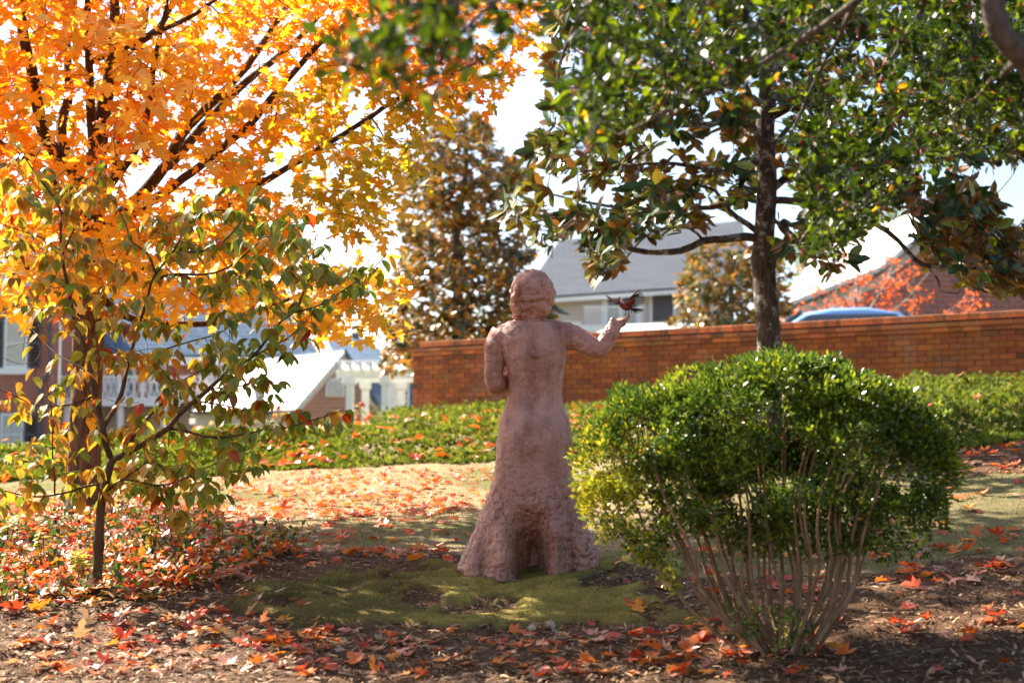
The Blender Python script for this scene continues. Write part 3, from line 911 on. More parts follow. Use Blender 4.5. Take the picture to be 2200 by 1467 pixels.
# --- cars behind the wall
def make_car(loc, yaw, label, group):
    root = empty('parked_car', loc, label, 'car', group)
    root.rotation_euler = (0, 0, yaw)
    prof = [(-2.2, .35), (-2.25, .75), (-2.1, .95), (-1.6, 1.02), (-1.05, 1.40), (-0.5, 1.50), (0.2, 1.49), (0.75, 1.40), (1.35, 1.0), (2.05, .86), (2.25, .65), (2.2, .35)]
    W = 0.88
    V = []; Fq = []
    secs = [(-1.0, 0.90), (-0.92, 0.97), (-0.55, 1.0), (0, 1.008), (0.55, 1.0), (0.92, 0.97), (1.0, 0.90)]
    for s, k in secs:
        for x, z in prof:
            tuck = 1 - 0.22 * max(0, (z - 0.9) / 0.6)
            V.append((x * (1 if abs(s) < .95 else .98), s * W * tuck, .35 + (z - .35) * k))
    n = len(prof); ns = len(secs)
    for i in range(ns - 1):
        for j in range(n):
            Fq.append((i * n + j, i * n + (j + 1) % n, (i + 1) * n + (j + 1) % n, (i + 1) * n + j))
    def local(name, V, Fs, mat, sm=True):
        me = mesh_from(name, np.array(V, float), [np.array(f) if np.ndim(f) == 2 else np.array([f]) for f in Fs], None, mat, None, sm)
        o = bpy.data.objects.new(name, me); COL.objects.link(o); o.parent = root
        return o
    local('body', V, [Fq, list(range(n))[::-1], [(ns - 1) * n + j for j in range(n)]], M['car_paint'])
    for s in (-1, 1):
        y = s * W
        g = [(-1.35, y * .93, 1.04), (-1.0, y * .83, 1.33), (0.65, y * .83, 1.33), (1.15, y * .93, 1.04)]
        g2 = [(a, b + s * .03, c) for a, b, c in g]
        local('side_window', g + g2, [[(0,1,5,4),(1,2,6,5),(2,3,7,6),(3,0,4,7),(4,5,6,7)]], M['glass'], False)
        for wxx in (-1.4, 1.4):
            mb = MB().tube([(wxx, y * .80, .33), (wxx, y * 1.01, .33)], .33, 20)
            w = mb.build('wheel', M['rubber'], None); w.parent = root
            mb = MB().tube([(wxx, y * 1.005, .33), (wxx, y * 1.02, .33)], .2, 16)
            r_ = mb.build('rim', M['metal_white'], None); r_.parent = w
        local('headlight', [(2.12, s*.5, .68), (2.12, s*.8, .68), (2.05, s*.8, .8), (2.05, s*.5, .8), (2.3, s*.5, .68), (2.27, s*.8, .68), (2.2, s*.8, .8), (2.22, s*.5, .8)], [[(0,1,2,3),(4,5,6,7),(0,1,5,4),(1,2,6,5),(2,3,7,6),(3,0,4,7)]], M['metal_white'], False)
    for nm, g in (('windscreen', [(1.34, -.7, 1.03), (1.34, .7, 1.03), (.80, .6, 1.40), (.80, -.6, 1.40)]), ('rear_window', [(-1.62, -.7, 1.05), (-1.62, .7, 1.05), (-1.08, .6, 1.41), (-1.08, -.6, 1.41)])):
        off = np.array([.04 if nm == 'windscreen' else -.04, 0, .04])
        g = np.array(g); local(nm, np.vstack([g, g + off]), [[(0,1,5,4),(1,2,6,5),(2,3,7,6),(3,0,4,7),(4,5,6,7)]], M['glass'], False)
    return root
cp = P(1805, 664, 29.0)
make_car((cp[0], 29.0, cp[2] - 1.51), R(172), 'blue car whose roof shows over the brick wall beside the red-leaved tree', 'cars parked behind the wall')
cp = P(1537, 692, 33.0)
make_car((cp[0], 33.0, cp[2] - 1.51), R(80), 'blue car barely showing over the wall below the small golden tree', 'cars parked behind the wall')

# ================================================================== BRICK GARDEN WALL
WL = np.array([wx(887, 23.4), 23.4]); WR = np.array([P(2200, 700, 18.0)[0], 18.0])
wd = unit(WR - WL); wn2 = np.array([wd[1], -wd[0]])      # towards the camera
WLEN = float(np.linalg.norm(WR - WL)) + 2.0
ZTOP = wz(735, 23.4)
gw = empty('garden_wall', (WL[0], WL[1], 1.6), 'long weathered red brick garden wall with rounded brick coping', 'wall')
wdir3 = np.array([wd[0], wd[1], 0]); wn3 = np.array([wn2[0], wn2[1], 0]); up3 = np.array([0, 0, 1.0])
def wp(s, o, z):
    return np.array([WL[0], WL[1], 0]) + wdir3 * s + wn3 * o + up3 * z
ZB = 1.45
cop1 = 0.065; cop2 = 0.06; rowl = 0.085
zc = ZTOP - rowl - 0.03 - cop1 - cop2
mb = MB()
mb.obox(wp(WLEN / 2, -0.125, (ZB + zc) / 2), wdir3, wn3, up3, (WLEN / 2 - 0.008, 0.117, (zc - ZB) / 2))
M['mortar'] = mat_plain('mortar', (0.27, 0.14, 0.065), 0.95, 30, 0.3, 0.1, 0.5, 90)
mb.build('mortar_core', M['mortar'], gw)
M['brick'] = mat_attr('wall_brick', 0.85, 0.25, 2.2, 0.5, 0.5, 60)
def add_stain(m):
    n, l = m.node_tree.nodes, m.node_tree.links
    b = n['Principled BSDF']; src = b.inputs['Base Color'].links[0].from_socket
    g_ = n.new('ShaderNodeNewGeometry'); mp = n.new('ShaderNodeMapping'); mp.inputs['Scale'].default_value = (1.6, 1.6, .7)
    l.new(g_.outputs['Position'], mp.inputs['Vector'])
    t = n.new('ShaderNodeTexNoise'); t.inputs['Scale'].default_value = 1.0; t.inputs['Detail'].default_value = 8; t.inputs['Roughness'].default_value = .65
    l.new(mp.outputs[0], t.inputs['Vector'])
    for lo, hi, amt, colr in ((.52, .66, .55, (.34, .19, .13)), (.30, .44, .0, (0, 0, 0))):
        r = n.new('ShaderNodeMapRange'); r.inputs['From Min'].default_value = lo; r.inputs['From Max'].default_value = hi
        if amt == 0: r.inputs['To Min'].default_value = .55; r.inputs['To Max'].default_value = 0
        else: r.inputs['To Max'].default_value = amt
        l.new(t.outputs['Fac'], r.inputs['Value'])
        mx = n.new('ShaderNodeMix'); mx.data_type = 'RGBA'
        l.new(r.outputs[0], mx.inputs['Factor']); l.new(src, mx.inputs['A']); mx.inputs['B'].default_value = (*(colr if amt else (.13, .06, .03)), 1)
        src = mx.outputs['Result']
    l.new(src, b.inputs['Base Color'])
add_stain(M['brick'])
bricks = []
ncourse = int(round((zc - ZB) / 0.075)); ch = (zc - ZB) / ncourse
for r_ in range(ncourse):
    flem = 0.0 if r_ % 2 == 0 else 0.105
    s = -flem
    while s < WLEN:
        a, b = max(s, 0) + 0.005, min(s + 0.21, WLEN) - 0.005
        if b - a > 0.03:
            bricks.append((wp((a + b) / 2, -0.05 + 0.0035 * RNG.normal(), ZB + (r_ + 0.5) * ch), (b - a) / 2, ch / 2 - 0.005, 0))
        s += 0.21
# ends of the wall at the left
for r_ in range(ncourse):
    bricks.append((wp(0.05, -0.19, ZB + (r_ + .5) * ch), 0.053, ch / 2 - 0.005, 1))
def brick_col():
    base = np.array([0.35, 0.105, 0.032]) if RNG.random() > 0.35 else np.array([0.25, 0.078, 0.030])
    if RNG.random() < 0.06: base = np.array([0.24, 0.09, 0.04])
    return jitter_col(base, 1, 0.14, 0.08)[0]
cent = np.array([b[0] for b in bricks])
bpx, bpy_ = project(cent)
vis = (bpx > 860) & (bpx < 2190) & (bpy_ < 905) & (bpy_ > 700)
vis &= ~((bpx > 1330) & (bpx < 1900) & (bpy_ > 800)) & ~((bpx > 1080) & (bpx < 1215)) & ~((bpx > 1620) & (bpx < 1680))
order = np.argsort(np.where(vis, cent[:, 1], 1e9))
chosen = set(int(i) for i in order[:300] if vis[i])
unit_box = np.array([(-1,-1,-1),(1,-1,-1),(1,1,-1),(-1,1,-1),(-1,-1,1),(1,-1,1),(1,1,1),(-1,1,1)], float)
bfaces = np.array([(0,3,2,1),(4,5,6,7),(0,1,5,4),(1,2,6,5),(2,3,7,6),(3,0,4,7)])
rest = MB(); ax = np.array([wdir3, wn3, up3])
brick_meshes = []
for k in range(16):
    sh_ = unit_box * np.array([0.1, 0.055, ch / 2 - 0.005]) * (1 + 0.02 * RNG.normal(size=(8, 3)))
    brick_meshes.append(mesh_from('brick', sh_ @ ax, [bfaces], np.tile(brick_col(), (8, 1)), M['brick']))
gwl = root_loc(gw)
for i, (c_, hw, hh, e) in enumerate(bricks):
    if i in chosen and abs(hw - 0.1) < 0.002:
        o = bpy.data.objects.new('brick', brick_meshes[RNG.integers(16)])
        o.location = Vector(c_ - gwl); COL.objects.link(o); o.parent = gw
    else:
        rest.obox(c_, wdir3, wn3, up3, (hw, 0.055, hh) if not e else (hw, 0.05, hh), brick_col())
rest.build('brickwork', M['brick'], gw, kind='stuff')
def coping(name, z0, h, out, step, s0, rnd=False):
    mbs = MB(); s = s0; k = 0; parts = 0
    bd = MB().obox(wp((s0 + WLEN) / 2, -0.125, z0 + h / 2), wdir3, wn3, up3, ((WLEN - s0) / 2 - 0.01, 0.125 + out - 0.004, h / 2 - 0.004)).build('coping_mortar', M['mortar_pale'], gw)
    while s < WLEN - 0.02:
        cc = wp(s + step / 2, -0.125, z0 + h / 2)
        hw = step / 2 - (0.0055 if rnd else .004)
        col = np.clip(brick_col() * (1.35, 1.45, 1.5), 0, .9)  # lighter than the wall bricks, painting in the lit coping faces
        if rnd:
            D = 0.125 + out
            prof = [(-D, -h / 2), (-D, h * .40), (-D + .014, h * .5), (D - .014, h * .5), (D, h * .40), (D, -h / 2)]
            V = [cc + wn3 * o_ + up3 * z_ - wdir3 * hw for o_, z_ in prof] + [cc + wn3 * o_ + up3 * z_ + wdir3 * hw for o_, z_ in prof]
            n = len(prof)
            q = np.array([(i, (i + 1) % n, (i + 1) % n + n, i + n) for i in range(n)])
            MB().add(np.array(V), [q, np.arange(n)[::-1], np.arange(n) + n], col).build(name, M['brick'], gw)
        else:
            MB().obox(cc, wdir3, wn3, up3, (hw, 0.125 + out, h / 2 - 0.003), col).build(name, M['brick'], gw)
        s += step
M['mortar_pale'] = mat_plain('pale_mortar', (0.50, 0.40, 0.29), 0.95, 30, 0.3, 0.1)
coping('corbel_brick', zc, cop1, 0.03, 0.21, -0.02)
coping('corbel_brick', zc + cop1, cop2, 0.055, 0.21, -0.05)
coping('coping_brick', zc + cop1 + cop2 + 0.03, rowl, -0.005, 0.085, 0.12, True)
MB().obox(wp((0.13 + WLEN) / 2, -0.125, zc + cop1 + cop2 + 0.015), wdir3, wn3, up3, ((WLEN - 0.13) / 2, 0.07, 0.0148)).build('coping_bed', M['grey_paint'], gw)

# ================================================================== STATUE
YS = 8.2
def S(px, py, d=0.0): return P(px, py, YS + d)
SC = YS / F_PX
st_base = S(1130, 1225)
def build_statue():
    mb = MB()
    # dress and torso as a loft: (py, left px, right px, half depth in px)
    rows = [(690,1100,1180,26),(698,1078,1205,34),(712,1068,1216,42),(740,1071,1218,50),(775,1086,1216,52),(810,1093,1209,48),(845,1093,1205,44),(872,1088,1208,45),(900,1074,1223,55),
            (930,1070,1227,62),(960,1068,1227,62),(1000,1065,1225,60),(1030,1061,1230,62),(1060,1051,1236,66),(1100,1036,1245,74),(1140,1020,1262,84),(1165,1008,1277,90),(1200,993,1283,98),(1232,980,1285,104),(1250,978,1286,104)]
    rows = np.array(rows, float)
    yy = np.linspace(690, 1250, 64)
    xl = np.interp(yy, rows[:, 0], rows[:, 1]); xr = np.interp(yy, rows[:, 0], rows[:, 2]); dp = np.interp(yy, rows[:, 0], rows[:, 3])
    def soft(a_):
        k_ = np.exp(-np.linspace(-2, 2, 9) ** 2); k_ /= k_.sum()
        return np.convolve(np.pad(a_, 4, mode='edge'), k_, 'valid')
    xl, xr, dp = soft(xl), soft(xr), soft(dp)
    n = 72; th = np.arange(n) * 2 * math.pi / n
    V = []
    for y, l, r, d in zip(yy, xl, xr, dp):
        cx = (l + r) / 2; a = (r - l) / 2
        k = smooth(1040, 1230, y)
        cs, sn = np.cos(th), np.sin(th)
        e = 0.85
        X = cx + a * np.sign(cs) * np.abs(cs) ** e
        D = -d * np.sign(sn) * np.abs(sn) ** 0.8       # negative is towards the camera
        front = sn > 0.05
        # hollow between the folds at the back of the hem
        hol = np.exp(-(np.abs(X - 1143) / 36.0) ** 3) * 125 * smooth(1075, 1205, y)
        col_ = np.exp(-((X - 1193) / 12.0) ** 2) * 32 * smooth(1085, 1150, y)
        hol2 = np.exp(-((X - 1228) / 15.0) ** 2) * 38 * smooth(1110, 1200, y)
        fl = np.exp(-((X - 1082) / 22.0) ** 2) * 16 * smooth(1090, 1200, y)
        fold_ = 7 * np.cos((X - 1046) / 8.5 + .006 * (y - 1100)) * smooth(1090, 1200, y)
        # small of the back, seat
        back_ = 10 * np.exp(-((y - 855) / 60.0) ** 2) - 7 * np.exp(-((y - 945) / 55.0) ** 2)
        spine = 7 * np.exp(-((X - 1146) / 14.0) ** 2) * smooth(700, 740, y) * (1 - smooth(860, 900, y))
        D = D + np.where(front, (hol + hol2 - col_ - fl + fold_ + back_ + spine) * np.minimum(1, sn * 2.2), 0)
        for x_, dd in zip(X, D):
            V.append(S(x_, y, dd * SC))
    m = len(yy)
    i = np.arange(m - 1)[:, None] * n; j = np.arange(n)[None]; k = (j + 1) % n
    q = np.stack([i + j, i + j + n, i + k + n, i + k], -1).reshape(-1, 4)
    mb.add(np.array(V), [q, np.arange(n), (np.arange(n) + (m - 1) * n)[::-1]])
    def ball(c, r):
        uu, vv = np.meshgrid(np.linspace(0, 2 * math.pi, 28, endpoint=False), np.linspace(0.001, math.pi - 0.001, 16))
        p = np.stack([np.cos(uu) * np.sin(vv) * r[0], np.sin(uu) * np.sin(vv) * r[1], np.cos(vv) * r[2]], -1).reshape(-1, 3) + c
        nn = 28
        a = np.arange(15)[:, None] * nn; b = np.arange(nn)[None]; b2 = (b + 1) % nn
        qq = np.stack([a + b, a + nn + b, a + nn + b2, a + b2], -1).reshape(-1, 4)
        mb.add(p, [qq, np.arange(nn), (np.arange(nn) + 15 * nn)[::-1]])
    B = lambda px, py, d, rx, ry, rz: ball(S(px, py, d * SC), np.array([rx, ry, rz]) * SC)
    T = lambda pts, r, s=16: mb.tube(resample([S(a, b, c * SC) for a, b, c in pts], 0.02), np.interp(np.linspace(0, 1, len(resample([S(a, b, c * SC) for a, b, c in pts], 0.02))), np.linspace(0, 1, len(r)), np.array(r) * SC), s)
    # neck, head, bobbed hair
    T([(1146,714,6),(1147,692,4),(1147,665,2)], [36,26,26])
    B(1145, 628, 0, 45, 50, 47)          # skull with hair
    B(1141, 645, 2, 44, 46, 42)
    B(1132, 660, 0, 34, 38, 26)
    B(1150, 664, -6, 32, 34, 22)
    B(1113, 652, 4, 17, 28, 26)
    B(1168, 628, -8, 23, 32, 26)
    B(1120, 676, -2, 18, 22, 12)
    B(1140, 679, -14, 22, 18, 11)
    # curls all over the hair
    for k in range(62):
        a_ = RNG.uniform(0, 2 * math.pi); e_ = RNG.uniform(-.75, 1.2)
        cx_, cz_ = math.cos(a_) * math.cos(e_), math.sin(e_)
        dy_ = math.sin(a_) * math.cos(e_)
        if dy_ > .45 and e_ < .6: continue
        r_ = RNG.uniform(7, 12)
        B(1144 + 36 * cx_, 633 - 43 * cz_, 40 * dy_, r_ * 1.15, r_ * .9, r_ * .7)
    # locks of hair
    for pts, rr in (([(1150,588,-34),(1120,612,-46),(1104,650,-34)], [7,10,8]), ([(1150,590,-36),(1165,610,-42),(1190,630,-14)], [7,10,8]),
                    ([(1110,640,-40),(1150,640,-50),(1185,632,-26)], [6,9,6]), ([(1125,662,-38),(1150,655,-44),(1172,668,-24)], [7,9,6]),
                    ([(1108,660,-26),(1128,676,-30),(1152,680,-26)], [7,8,6])):
        T([(a_, b_, c_ + 5) for a_, b_, c_ in pts], [r_ * .75 for r_ in rr])
    # face, turned to the right and away
    B(1158, 648, 26, 26, 26, 36)
    B(1170, 652, 46, 8, 12, 7)           # nose
    B(1160, 664, 42, 11, 8, 6)           # lips
    B(1160, 676, 36, 13, 12, 9)          # chin
    B(1176, 646, 30, 9, 10, 8)           # cheek
    # bust
    B(1108, 765, 40, 30, 26, 30); B(1180, 765, 40, 30, 26, 30)
    # left arm : hangs, bends forward at the elbow
    T([(1084,718,4),(1068,745,4),(1062,785,2),(1062,815,0),(1072,828,26),(1100,812,66),(1128,796,84)], [31,27,20,20,22,17,14])
    B(1078, 724, 4, 24, 30, 22)
    B(1066, 824, 2, 21, 20, 18)
    T([(1124,798,84),(1140,790,88)], [12,8]); T([(1122,804,84),(1140,800,90)], [9,6]); T([(1120,792,82),(1134,782,86)], [8,5])
    # right arm : out to the side and raised at the elbow, palm up
    T([(1204,722,4),(1240,729,0),(1266,742,-4),(1289,750,-6),(1303,731,-6),(1314,712,-4),(1323,694,-2)], [32,27,22,19,18,16,13])
    B(1216, 722, 4, 22, 32, 28)
    B(1290, 751, -6, 17, 18, 16)
    B(1321, 697, -3, 14, 13, 11)
    T([(1319,700,-2),(1332,693,0),(1341,689,2)], [11,11,9])
    for kx, (ez, yy_) in enumerate(((-9, 0), (-3, -2), (3, -2), (9, 0))):
        T([(1334,691,ez * .7),(1346,686 + yy_,ez),(1353 - abs(ez) * .3,678 + yy_,ez)], [5.5,4.8,4.0], 8)
    T([(1322,694,-8),(1316,687,-10),(1314,683,-9)], [6,5,4], 8)     # thumb
    # raised ridge of clay on the back
    T([(1134,748,-43),(1150,760,-45),(1168,770,-42)], [5,8,5], 8)
    # sloping shoulders
    T([(1146,698,0),(1182,706,0),(1222,716,2)], [20,19,24]); T([(1142,699,0),(1110,707,0),(1080,720,2)], [20,19,24])
    return mb

def remesh(mb, voxel, name):
    me = mesh_from(name, np.vstack(mb.v), mb.f, None, M['statue'])
    o = bpy.data.objects.new(name, me); COL.objects.link(o)
    md = o.modifiers.new('r', 'REMESH'); md.mode = 'VOXEL'; md.voxel_size = voxel
    md2 = o.modifiers.new('s', 'SMOOTH'); md2.factor = 0.5; md2.iterations = 4
    dg = bpy.context.evaluated_depsgraph_get()
    ev = o.evaluated_get(dg).to_mesh()
    n = len(ev.vertices)
    V = np.zeros(n * 3, np.float32); ev.vertices.foreach_get('co', V); V = V.reshape(-1, 3).astype(float)
    N = np.zeros(n * 3, np.float32); ev.vertices.foreach_get('normal', N); N = N.reshape(-1, 3).astype(float)
    tot = np.zeros(len(ev.polygons), np.int32); ev.polygons.foreach_get('loop_total', tot)
    lp_ = np.zeros(len(ev.loops), np.int32); ev.loops.foreach_get('vertex_index', lp_)
    o.evaluated_get(dg).to_mesh_clear()
    bpy.data.objects.remove(o)
    st = np.concatenate([[0], np.cumsum(tot)[:-1]])
    faces = []
    for k in np.unique(tot):
        idx = st[tot == k]
        faces.append(lp_[idx[:, None] + np.arange(k)[None]])
    return V, N, faces

V, N, FS = remesh(build_statue(), 0.006, 'statue_raw')
spx, spy = project(V)
rgh = 0.32 + 0.46 * smooth(960, 1150, spy) + 0.35 * (spy < 690) + 0.25 * (spx > 1225)
big = fbm(V * 9.0, 4, 0.5)
rid = 1 - np.abs(fbm(V * np.array([13., 13., 20.]) + 4, 4, 0.55)) * 2
crk = np.minimum(np.abs(fbm(V * np.array([10., 10., 15.]) + 31, 3, 0.6)) * 14, 1.0)      # cracks between slabs of clay
patchy = smooth(-0.05, 0.3, fbm(V * 5.0 + 60, 2))
fin = fbm(V * 48.0, 3, 0.6)
slab = 1 - np.abs(fbm(V * np.array([8., 8., 12.]) + 71, 2)) * 2.4       # smeared slabs with overlapping edges
crumb = np.abs(fbm(V * 26.0 + 13, 3, .6))
pit = np.clip(fbm(V * 34.0 + 91, 2) - .12, 0, 1)
strk = fbm(V * np.array([30., 30., 9.]) + 55, 3, .6) * smooth(980, 1080, spy)       # drips running down the skirt
disp = 0.0065 * big + 0.007 * rid * rgh + 0.007 * slab * rgh - 0.012 * (1 - crk) * patchy * rgh + 0.004 * (crumb - .2) * rgh + 0.010 * fin * rgh - 0.014 * pit * rgh + 0.004 * strk
hand = smooth(700, 685, spy) * (spx > 1300)
disp = disp * (1 - 0.75 * hand)
V2 = V + N * disp[:, None]
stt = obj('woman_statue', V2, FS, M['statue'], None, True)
set_props(stt, 'life-size rough clay statue of a woman in a long dress seen from behind, hand raised', 'statue')

# ------------------------------------------------------------------ bird on the hand
YB = YS
def Bp(px, py, d=0.0): return P(px, py, YB + d * SC)
bird = empty('bird_sculpture', Bp(1346, 676), 'small rust red metal bird with spread wire wings perched on statue fingertips', 'bird')
def loft(name, pts, rad, mat, parent, sides=14, flat=1.0):
    q = resample(pts, 0.006)
    r = np.interp(np.linspace(0, 1, len(q)), np.linspace(0, 1, len(rad)), rad)
    return MB().tube(q, r, sides, rough=0.06).build(name, mat, parent, True)
body = loft('body', [Bp(1322.5,652.5,-2), Bp(1326,651,-2), Bp(1330,652,-1), Bp(1336,656,0), Bp(1344,659,1), Bp(1352,661,2), Bp(1360,663,3)], np.array([0.4,3.2,5.2,7.6,8.2,5.4,2.0]) * SC, M['bird_metal'], bird)
loft('crest', [Bp(1327,649,-2), Bp(1330,642,-2), Bp(1331.5,636,-2)], np.array([3.6,2.4,0.5]) * SC, M['bird_metal'], bird, 8)
loft('beak', [Bp(1325,652.2,-2), Bp(1322,653.2,-2), Bp(1320.8,653.6,-2)], np.array([1.9,1.2,0.2]) * SC, M['bird_dark'], bird, 8)
loft('eye', [Bp(1326.6,649.8,-5.2), Bp(1326.8,649.8,-5.8)], np.array([.8,.6]) * SC, M['bird_dark'], bird, 8)
for a, b in (((1345,666,-2), (1343,677,-3)), ((1350,666,4), (1351,674.5,3))):
    leg = MB().tube(P3([]) if False else np.array([Bp(*a), Bp(*b)]), 0.9 * SC, 6).build('leg', M['bird_dark'], bird)
    for t in (-4, 0, 4):
        MB().tube(np.array([Bp(*b), Bp(b[0] - 3.2, b[1] + .4, b[2] + t * .6)]), 0.55 * SC, 5).build('toe', M['bird_dark'], leg)
# near wing : curved plate plus quills
root = np.array([(1341,652,-4),(1348,646,-9),(1356,636,-14),(1361,632,-17)])
trail = np.array([(1352,660,-4),(1356,659,-8),(1361,653,-12),(1364,645,-16)])
pl = MB(); tk = 1.2
top_ = [Bp(*p) for p in root]; bot = [Bp(*p) for p in trail]
ring = np.array(top_ + bot[::-1]); 
nq = len(top_)
Vw = np.vstack([top_, bot, np.array(top_) + (0, tk * SC, 0), np.array(bot) + (0, tk * SC, 0)])
Fw = []
for i in range(nq - 1):
    Fw += [(i, i + 1, nq + i + 1, nq + i), (2*nq + i, 3*nq + i, 3*nq + i + 1, 2*nq + i + 1), (i, 2*nq+i, 2*nq+i+1, i+1), (nq+i, nq+i+1, 3*nq+i+1, 3*nq+i)]
Fw += [(0, nq, 3*nq, 2*nq), (nq-1, 3*nq-1, 4*nq-1, 2*nq-1)]
wing = pl.add(Vw, [np.array(Fw)]).build('wing', M['bird_metal'], bird, True)
tips = [(1371,622.5,-20),(1376,621.5,-22),(1378,626.5,-21),(1381,629,-20),(1383,633,-19),(1384.5,637,-18),(1385,640,-17),(1385,644,-16),(1384,648,-14),(1381.5,652,-13),(1378,655,-11),(1374,657.5,-9),(1370,659.5,-8),(1365,660,-6)]
for k, t in enumerate(tips):
    f = k / (len(tips) - 1)
    a = np.array([np.interp(f, [0, .35, .7, 1], [1352,1360,1361,1353]), np.interp(f, [0, .35, .7, 1], [642,637,648,657]), np.interp(f, [0, .35, .7, 1], [-12,-16,-13,-6])])
    MB().tube(np.array([Bp(*a), Bp(*(a * .4 + np.array(t) * .6)), Bp(*t)]), np.array([.8, 1.15, .8]) * SC, 5).build('feather', M['bird_dark'], wing)
# far wing
w2 = MB().tube(np.array([Bp(1334,652,6), Bp(1322,647,16), Bp(1312,642,24)]), np.array([3.2, 2.6, 1.2]) * SC, 8).build('wing', M['bird_metal'], bird, True)
for t in ((1301,633,34),(1300.5,635,33),(1303,637.5,31),(1306,640,29),(1309,643,27),(1312,646,24),(1317,649,20)):
    MB().tube(np.array([Bp(1322 + (t[0]-1301)*.3,646.5 + (t[0]-1301)*.12,15), Bp(*t)]), np.array([.8, .5]) * SC, 5).build('feather', M['bird_metal'], w2)
for t in ((1384,665,6),(1383,666.5,2),(1381.5,669,-2),(1379,670.5,8),(1374,672.5,0),(1371,673.5,5),(1367,674,-3),(1357,673,2)):
    MB().tube(np.array([Bp(1354,661.5,2), Bp(*(np.array([1354,661.5,2]) * .45 + np.array(t) * .55)), Bp(*t)]), np.array([1.4, 1.1, .5]) * SC, 5).build('tail_feather', M['bird_dark'], bird)

# ================================================================== ORANGE MAPLE
mbp = on_ground(182, 1097)
YM = float(mbp[1])
maple = empty('maple_tree', mbp, 'large maple tree in blazing orange and gold leaf at left', 'tree')
sk = Skel()
def MP(pts, y0=0.0, y1=0.0):
    n = len(pts); return np.array([P(a, b, YM + y0 + (y1 - y0) * i / max(1, n - 1)) for i, (a, b) in enumerate(pts)])
tp = MP([(176,1112),(180,1090),(182,1000),(186,850),(190,700),(192,600),(194,500),(203,400),(207,330)])
tp[0] = mbp - (0, 0, 0.1)
q = resample(tp, 0.05)
rad = np.interp(np.linspace(0, 1, len(q)), [0, .05, .12, .5, .8, 1], [.19, .15, .125, .118, .10, .085])
MB().tube(q, rad, 28, rough=0.16).build('trunk', M['maple_bark'], maple, True)
sk.add(q[len(q)//2:], rad[len(q)//2:])
lim = lambda pts, r0, r1, y0=0, y1=0, **k: limb(maple, sk, MP(pts, y0, y1), r0, r1, M['maple_limb'], **k)
lim([(206,345),(217,250),(237,150),(246,0),(250,-120),(252,-200)], .075, .02, 0, 0.2)
lim([(200,360),(193,250),(192,130),(187,0),(182,-150)], .048, .015, 0, -.5)
lim([(205,420),(150,340),(134,270),(150,190),(140,60),(120,-150)], .055, .015, 0, .6)
lim([(200,430),(120,330),(92,270),(68,150),(45,30),(10,-200),(-60,-450)], .06, .015, 0, -.6)
lim([(193,135),(230,120),(320,80),(420,32),(475,-8),(560,-60)], .028, .010, -.15, -.9)
lim([(236,152),(290,95),(340,60),(372,0),(400,-90)], .042, .012, 0.1, .5)
lim([(195,520),(290,430),(358,352),(392,290),(470,205),(545,122),(622,0),(655,-70)], .058, .018, 0, .8)
lim([(355,358),(372,350),(475,228),(532,178),(640,84),(706,12),(760,-50)], .045, .015, .3, 1.3)
lim([(195,540),(300,450),(395,384),(440,353),(545,254),(602,188),(690,92),(790,20),(900,-60)], .045, .012, 0, -.9)
lim([(195,590),(330,520),(480,450),(575,388),(615,360),(740,288),(850,213),(960,165),(1080,100)], .04, .009, 0, -.6)
lim([(196,590),(245,555),(330,585),(400,598),(470,640),(520,660)], .022, .007, -.05, -1.0)
lim([(200,610),(222,640),(248,668),(290,686),(360,697),(430,696),(500,685),(600,650),(700,610),(790,600)], .034, .007, 0, .7)
lim([(190,660),(140,630),(100,606),(40,560),(-80,510),(-200,480)], .05, .014, 0, .4)
lim([(195,570),(260,520),(420,500),(560,520),(680,470),(800,420),(880,380)], .03, .008, 0.05, 1.2)
lim([(200,480),(215,440),(235,400),(300,300),(330,150),(360,0)], .045, .012, 0, -1.5)
lim([(195,500),(150,430),(90,380),(0,310),(-150,200),(-250,80)], .05, .014, 0, -1.3)
lim([(190,520),(150,440),(60,330),(-100,180),(-250,20)], .05, .014, 0, 1.6)
lim([(200,480),(230,400),(260,280),(300,100),(330,-60)], .05, .014, .05, 1.8)

MAPLE_IN = [[(-60,-80),(1080,-80),(1110,70),(1080,150),(1010,200),(930,235),(880,320),(850,430),(800,500),(815,590),(830,690),(815,735),(770,700),(700,705),(640,715),(590,680),(520,660),(430,680),(330,690),(250,680),(215,640),(150,630),(80,610),(40,670),(-60,670)]]
HOLES = [[(640,470),(700,465),(760,520),(850,575),(800,600),(700,560),(640,510)],[(740,180),(790,160),(800,230),(760,280),(735,240)],[(985,60),(1020,20),(1060,60),(1030,120),(1000,130)],
         [(250,370),(330,330),(360,380),(300,420)],[(590,400),(640,390),(680,430),(640,450)],[(430,60),(470,40),(500,90),(450,110)],[(300,20),(350,5),(340,60),(310,70)],[(0,0),(40,0),(30,60),(0,90)]]
n1 = 1000
pp = sample_poly(MAPLE_IN, n1, HOLES)
def mdepth(px, py, n):
    span = 1.9 * np.clip(1 - ((px - 250) / 1100.0) ** 2, 0.25, 1)
    y = YM + span * (RNG.random(n) * 1.5 - 1.1)
    y = y + .75 * RNG.random(n) * smooth(330, 450, px) * smooth(330, 430, py)
    low = smooth(420, 560, py) * smooth(460, 330, px)
    return y - low * np.maximum(0, y - YM - .15)
dd = mdepth(pp[:, 0], pp[:, 1], n1)
targ = np.array([P(a, b, c) for (a, b), c in zip(pp, dd)])
MAPLE_OUT = [[(-380,-420),(60,-430),(190,-90),(-70,-90),(-70,330),(-300,250),(-420,-100)]]
po = sample_poly(MAPLE_OUT, 90)
do = YM - .4 + 1.8 * (RNG.random(90) * 2 - 1) * np.clip(1 - ((po[:, 0] - 100) / 1200.0) ** 2, .2, 1)
targo = np.array([P(a, b, c) for (a, b), c in zip(po, do)])
